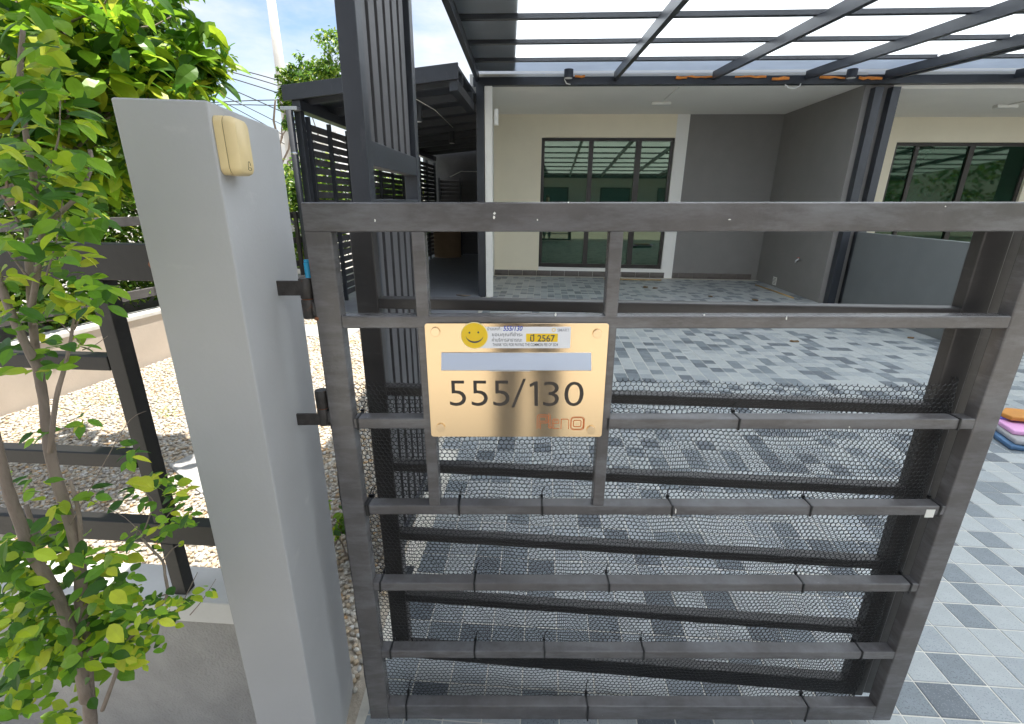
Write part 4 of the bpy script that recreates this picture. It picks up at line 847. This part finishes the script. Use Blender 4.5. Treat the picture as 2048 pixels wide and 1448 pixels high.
tree('street_tree', (13, -7, 0), (13, -7, 3), .16, [((13, -7, 3.6), (2.6, 2.0, 1.6), 1500), ((16, -6.5, 2.4), (2.2, 1.6, 1.6), 1200), ((10.5, -7.2, 2.2), (1.8, 1.4, 1.4), 900)], (.2, .32), 'hedge', 'broad green street tree mirrored in the neighbouring glass doors', None)
tree('street_tree', (21, -5, 0), (21, -5, 3), .16, [((21, -5, 3.0), (3.2, 2.0, 2.4), 1800), ((25, -4.5, 2.6), (2.6, 1.6, 2.2), 1400)], (.2, .32), 'hedge', 'tall green street tree beyond the broad one across the street', None)

# the photographer, mirrored in the steel plate: legs in grey trousers
pe = empty('person', (.11, -.47, -.03), (0, 0, PSI), 'person in grey trousers standing before the gate, mirrored in the steel plate', 'person')
skin = mat('skin', (.46, .27, .18), .55, .06, 10); trouser = mat('trouser_cloth', (.17, .18, .215), .85, .12, 30, .2, 200); shirt_m = mat('shirt_cloth', (.03, .035, .06), .85, .1, 30, .2, 200); hair_m = mat('hair', (.012, .010, .009), .5, .2, 60); shoe_m = mat('shoe', (.05, .05, .05), .6)
def skinned(name, m, verts_, edges_, radii, parent, root=0, sub=2):
    me_ = bpy.data.meshes.new(name); me_.from_pydata(verts_, edges_, []); o_ = bpy.data.objects.new(name, me_); C.objects.link(o_)
    md = o_.modifiers.new('skin', 'SKIN'); md.use_smooth_shade = True; ss = o_.modifiers.new('sub', 'SUBSURF'); ss.levels = ss.render_levels = sub
    if not me_.skin_vertices: me_.attributes
    for i, r_ in enumerate(radii): me_.skin_vertices[0].data[i].radius = (r_, r_) if not isinstance(r_, tuple) else r_
    me_.skin_vertices[0].data[root].use_root = True
    dg = bpy.context.evaluated_depsgraph_get(); dg.update(); nm = bpy.data.meshes.new_from_object(o_.evaluated_get(dg)); bpy.data.objects.remove(o_)
    nm.materials.clear(); return link(name, nm, m, parent, smooth=True)
V_ = [(0, 0, .93), (0, -.01, 1.10), (0, -.01, 1.28), (0, -.01, 1.40), (0, .0, 1.48), (0, .02, 1.56), (0, .025, 1.66)]; E_ = [(i, i+1) for i in range(6)]; R_ = [(.135, .095), (.13, .09), (.15, .095), (.10, .075), .05, (.07, .085), (.068, .082)]
for s_ in (-1, 1):
    b = len(V_); V_ += [(s_*.098, 0, .86), (s_*.10, .015, .50), (s_*.105, -.01, .12), (s_*.105, -.02, .045), (s_*.115, .14, .03)]; R_ += [.085, .058, .040, .038, .032]; E_ += [(0, b), (b, b+1), (b+1, b+2), (b+2, b+3), (b+3, b+4)]
    b = len(V_); V_ += [(s_*.19, -.01, 1.37), (s_*.25, -.06, 1.12), (s_*.13, .12, 1.16), (s_*.10, .20, 1.22), (s_*.095, .24, 1.26)]; R_ += [.052, .040, .030, .025, (.022, .030)]; E_ += [(3, b), (b, b+1), (b+1, b+2), (b+2, b+3), (b+3, b+4)]
    for k, (dx, dz, ln) in enumerate(((-.024, .0, .062), (-.008, .004, .072), (.008, .004, .068), (.024, -.002, .055), (-.030, -.03, .045))):
        c_ = len(V_); V_ += [(s_*(.095-dx), .255, 1.275+dz), (s_*(.09-dx*.8), .262, 1.275+dz+ln*.5), (s_*(.082-dx*.6), .252, 1.275+dz+ln)]; R_ += [.0095, .0085, .0075]; E_ += [(b+4, c_), (c_, c_+1), (c_+1, c_+2)]
skinned('body', skin, V_, E_, R_, pe)
V_ = [(0, 0, .95), (0, 0, .99)]; E_ = [(0, 1)]; R_ = [(.15, .11), (.145, .105)]
for s_ in (-1, 1): b = len(V_); V_ += [(s_*.10, 0, .84), (s_*.102, .015, .50), (s_*.106, -.008, .10)]; R_ += [.098, .074, .062]; E_ += [(0, b), (b, b+1), (b+1, b+2)]
skinned('trousers', trouser, V_, E_, R_, pe)
V_ = [(0, 0, .92), (0, -.01, 1.10), (0, -.01, 1.28), (0, -.01, 1.41)]; E_ = [(0, 1), (1, 2), (2, 3)]; R_ = [(.158, .118), (.15, .11), (.168, .113), (.11, .085)]
for s_ in (-1, 1): b = len(V_); V_ += [(s_*.19, -.01, 1.375), (s_*.232, -.045, 1.20)]; R_ += [.066, .060]; E_ += [(3, b), (b, b+1)]
skinned('shirt', shirt_m, V_, E_, R_, pe)
skinned('hair', hair_m, [(0, -.012, 1.62), (0, -.012, 1.70), (0, .02, 1.745)], [(0, 1), (1, 2)], [(.074, .07), (.080, .088), (.055, .06)], pe)
for s_ in (-1, 1): skinned('shoe', shoe_m, [(s_*.106, -.045, .045), (s_*.108, .03, .045), (s_*.115, .17, .036)], [(0, 1), (1, 2)], [.044, .046, .038], pe)
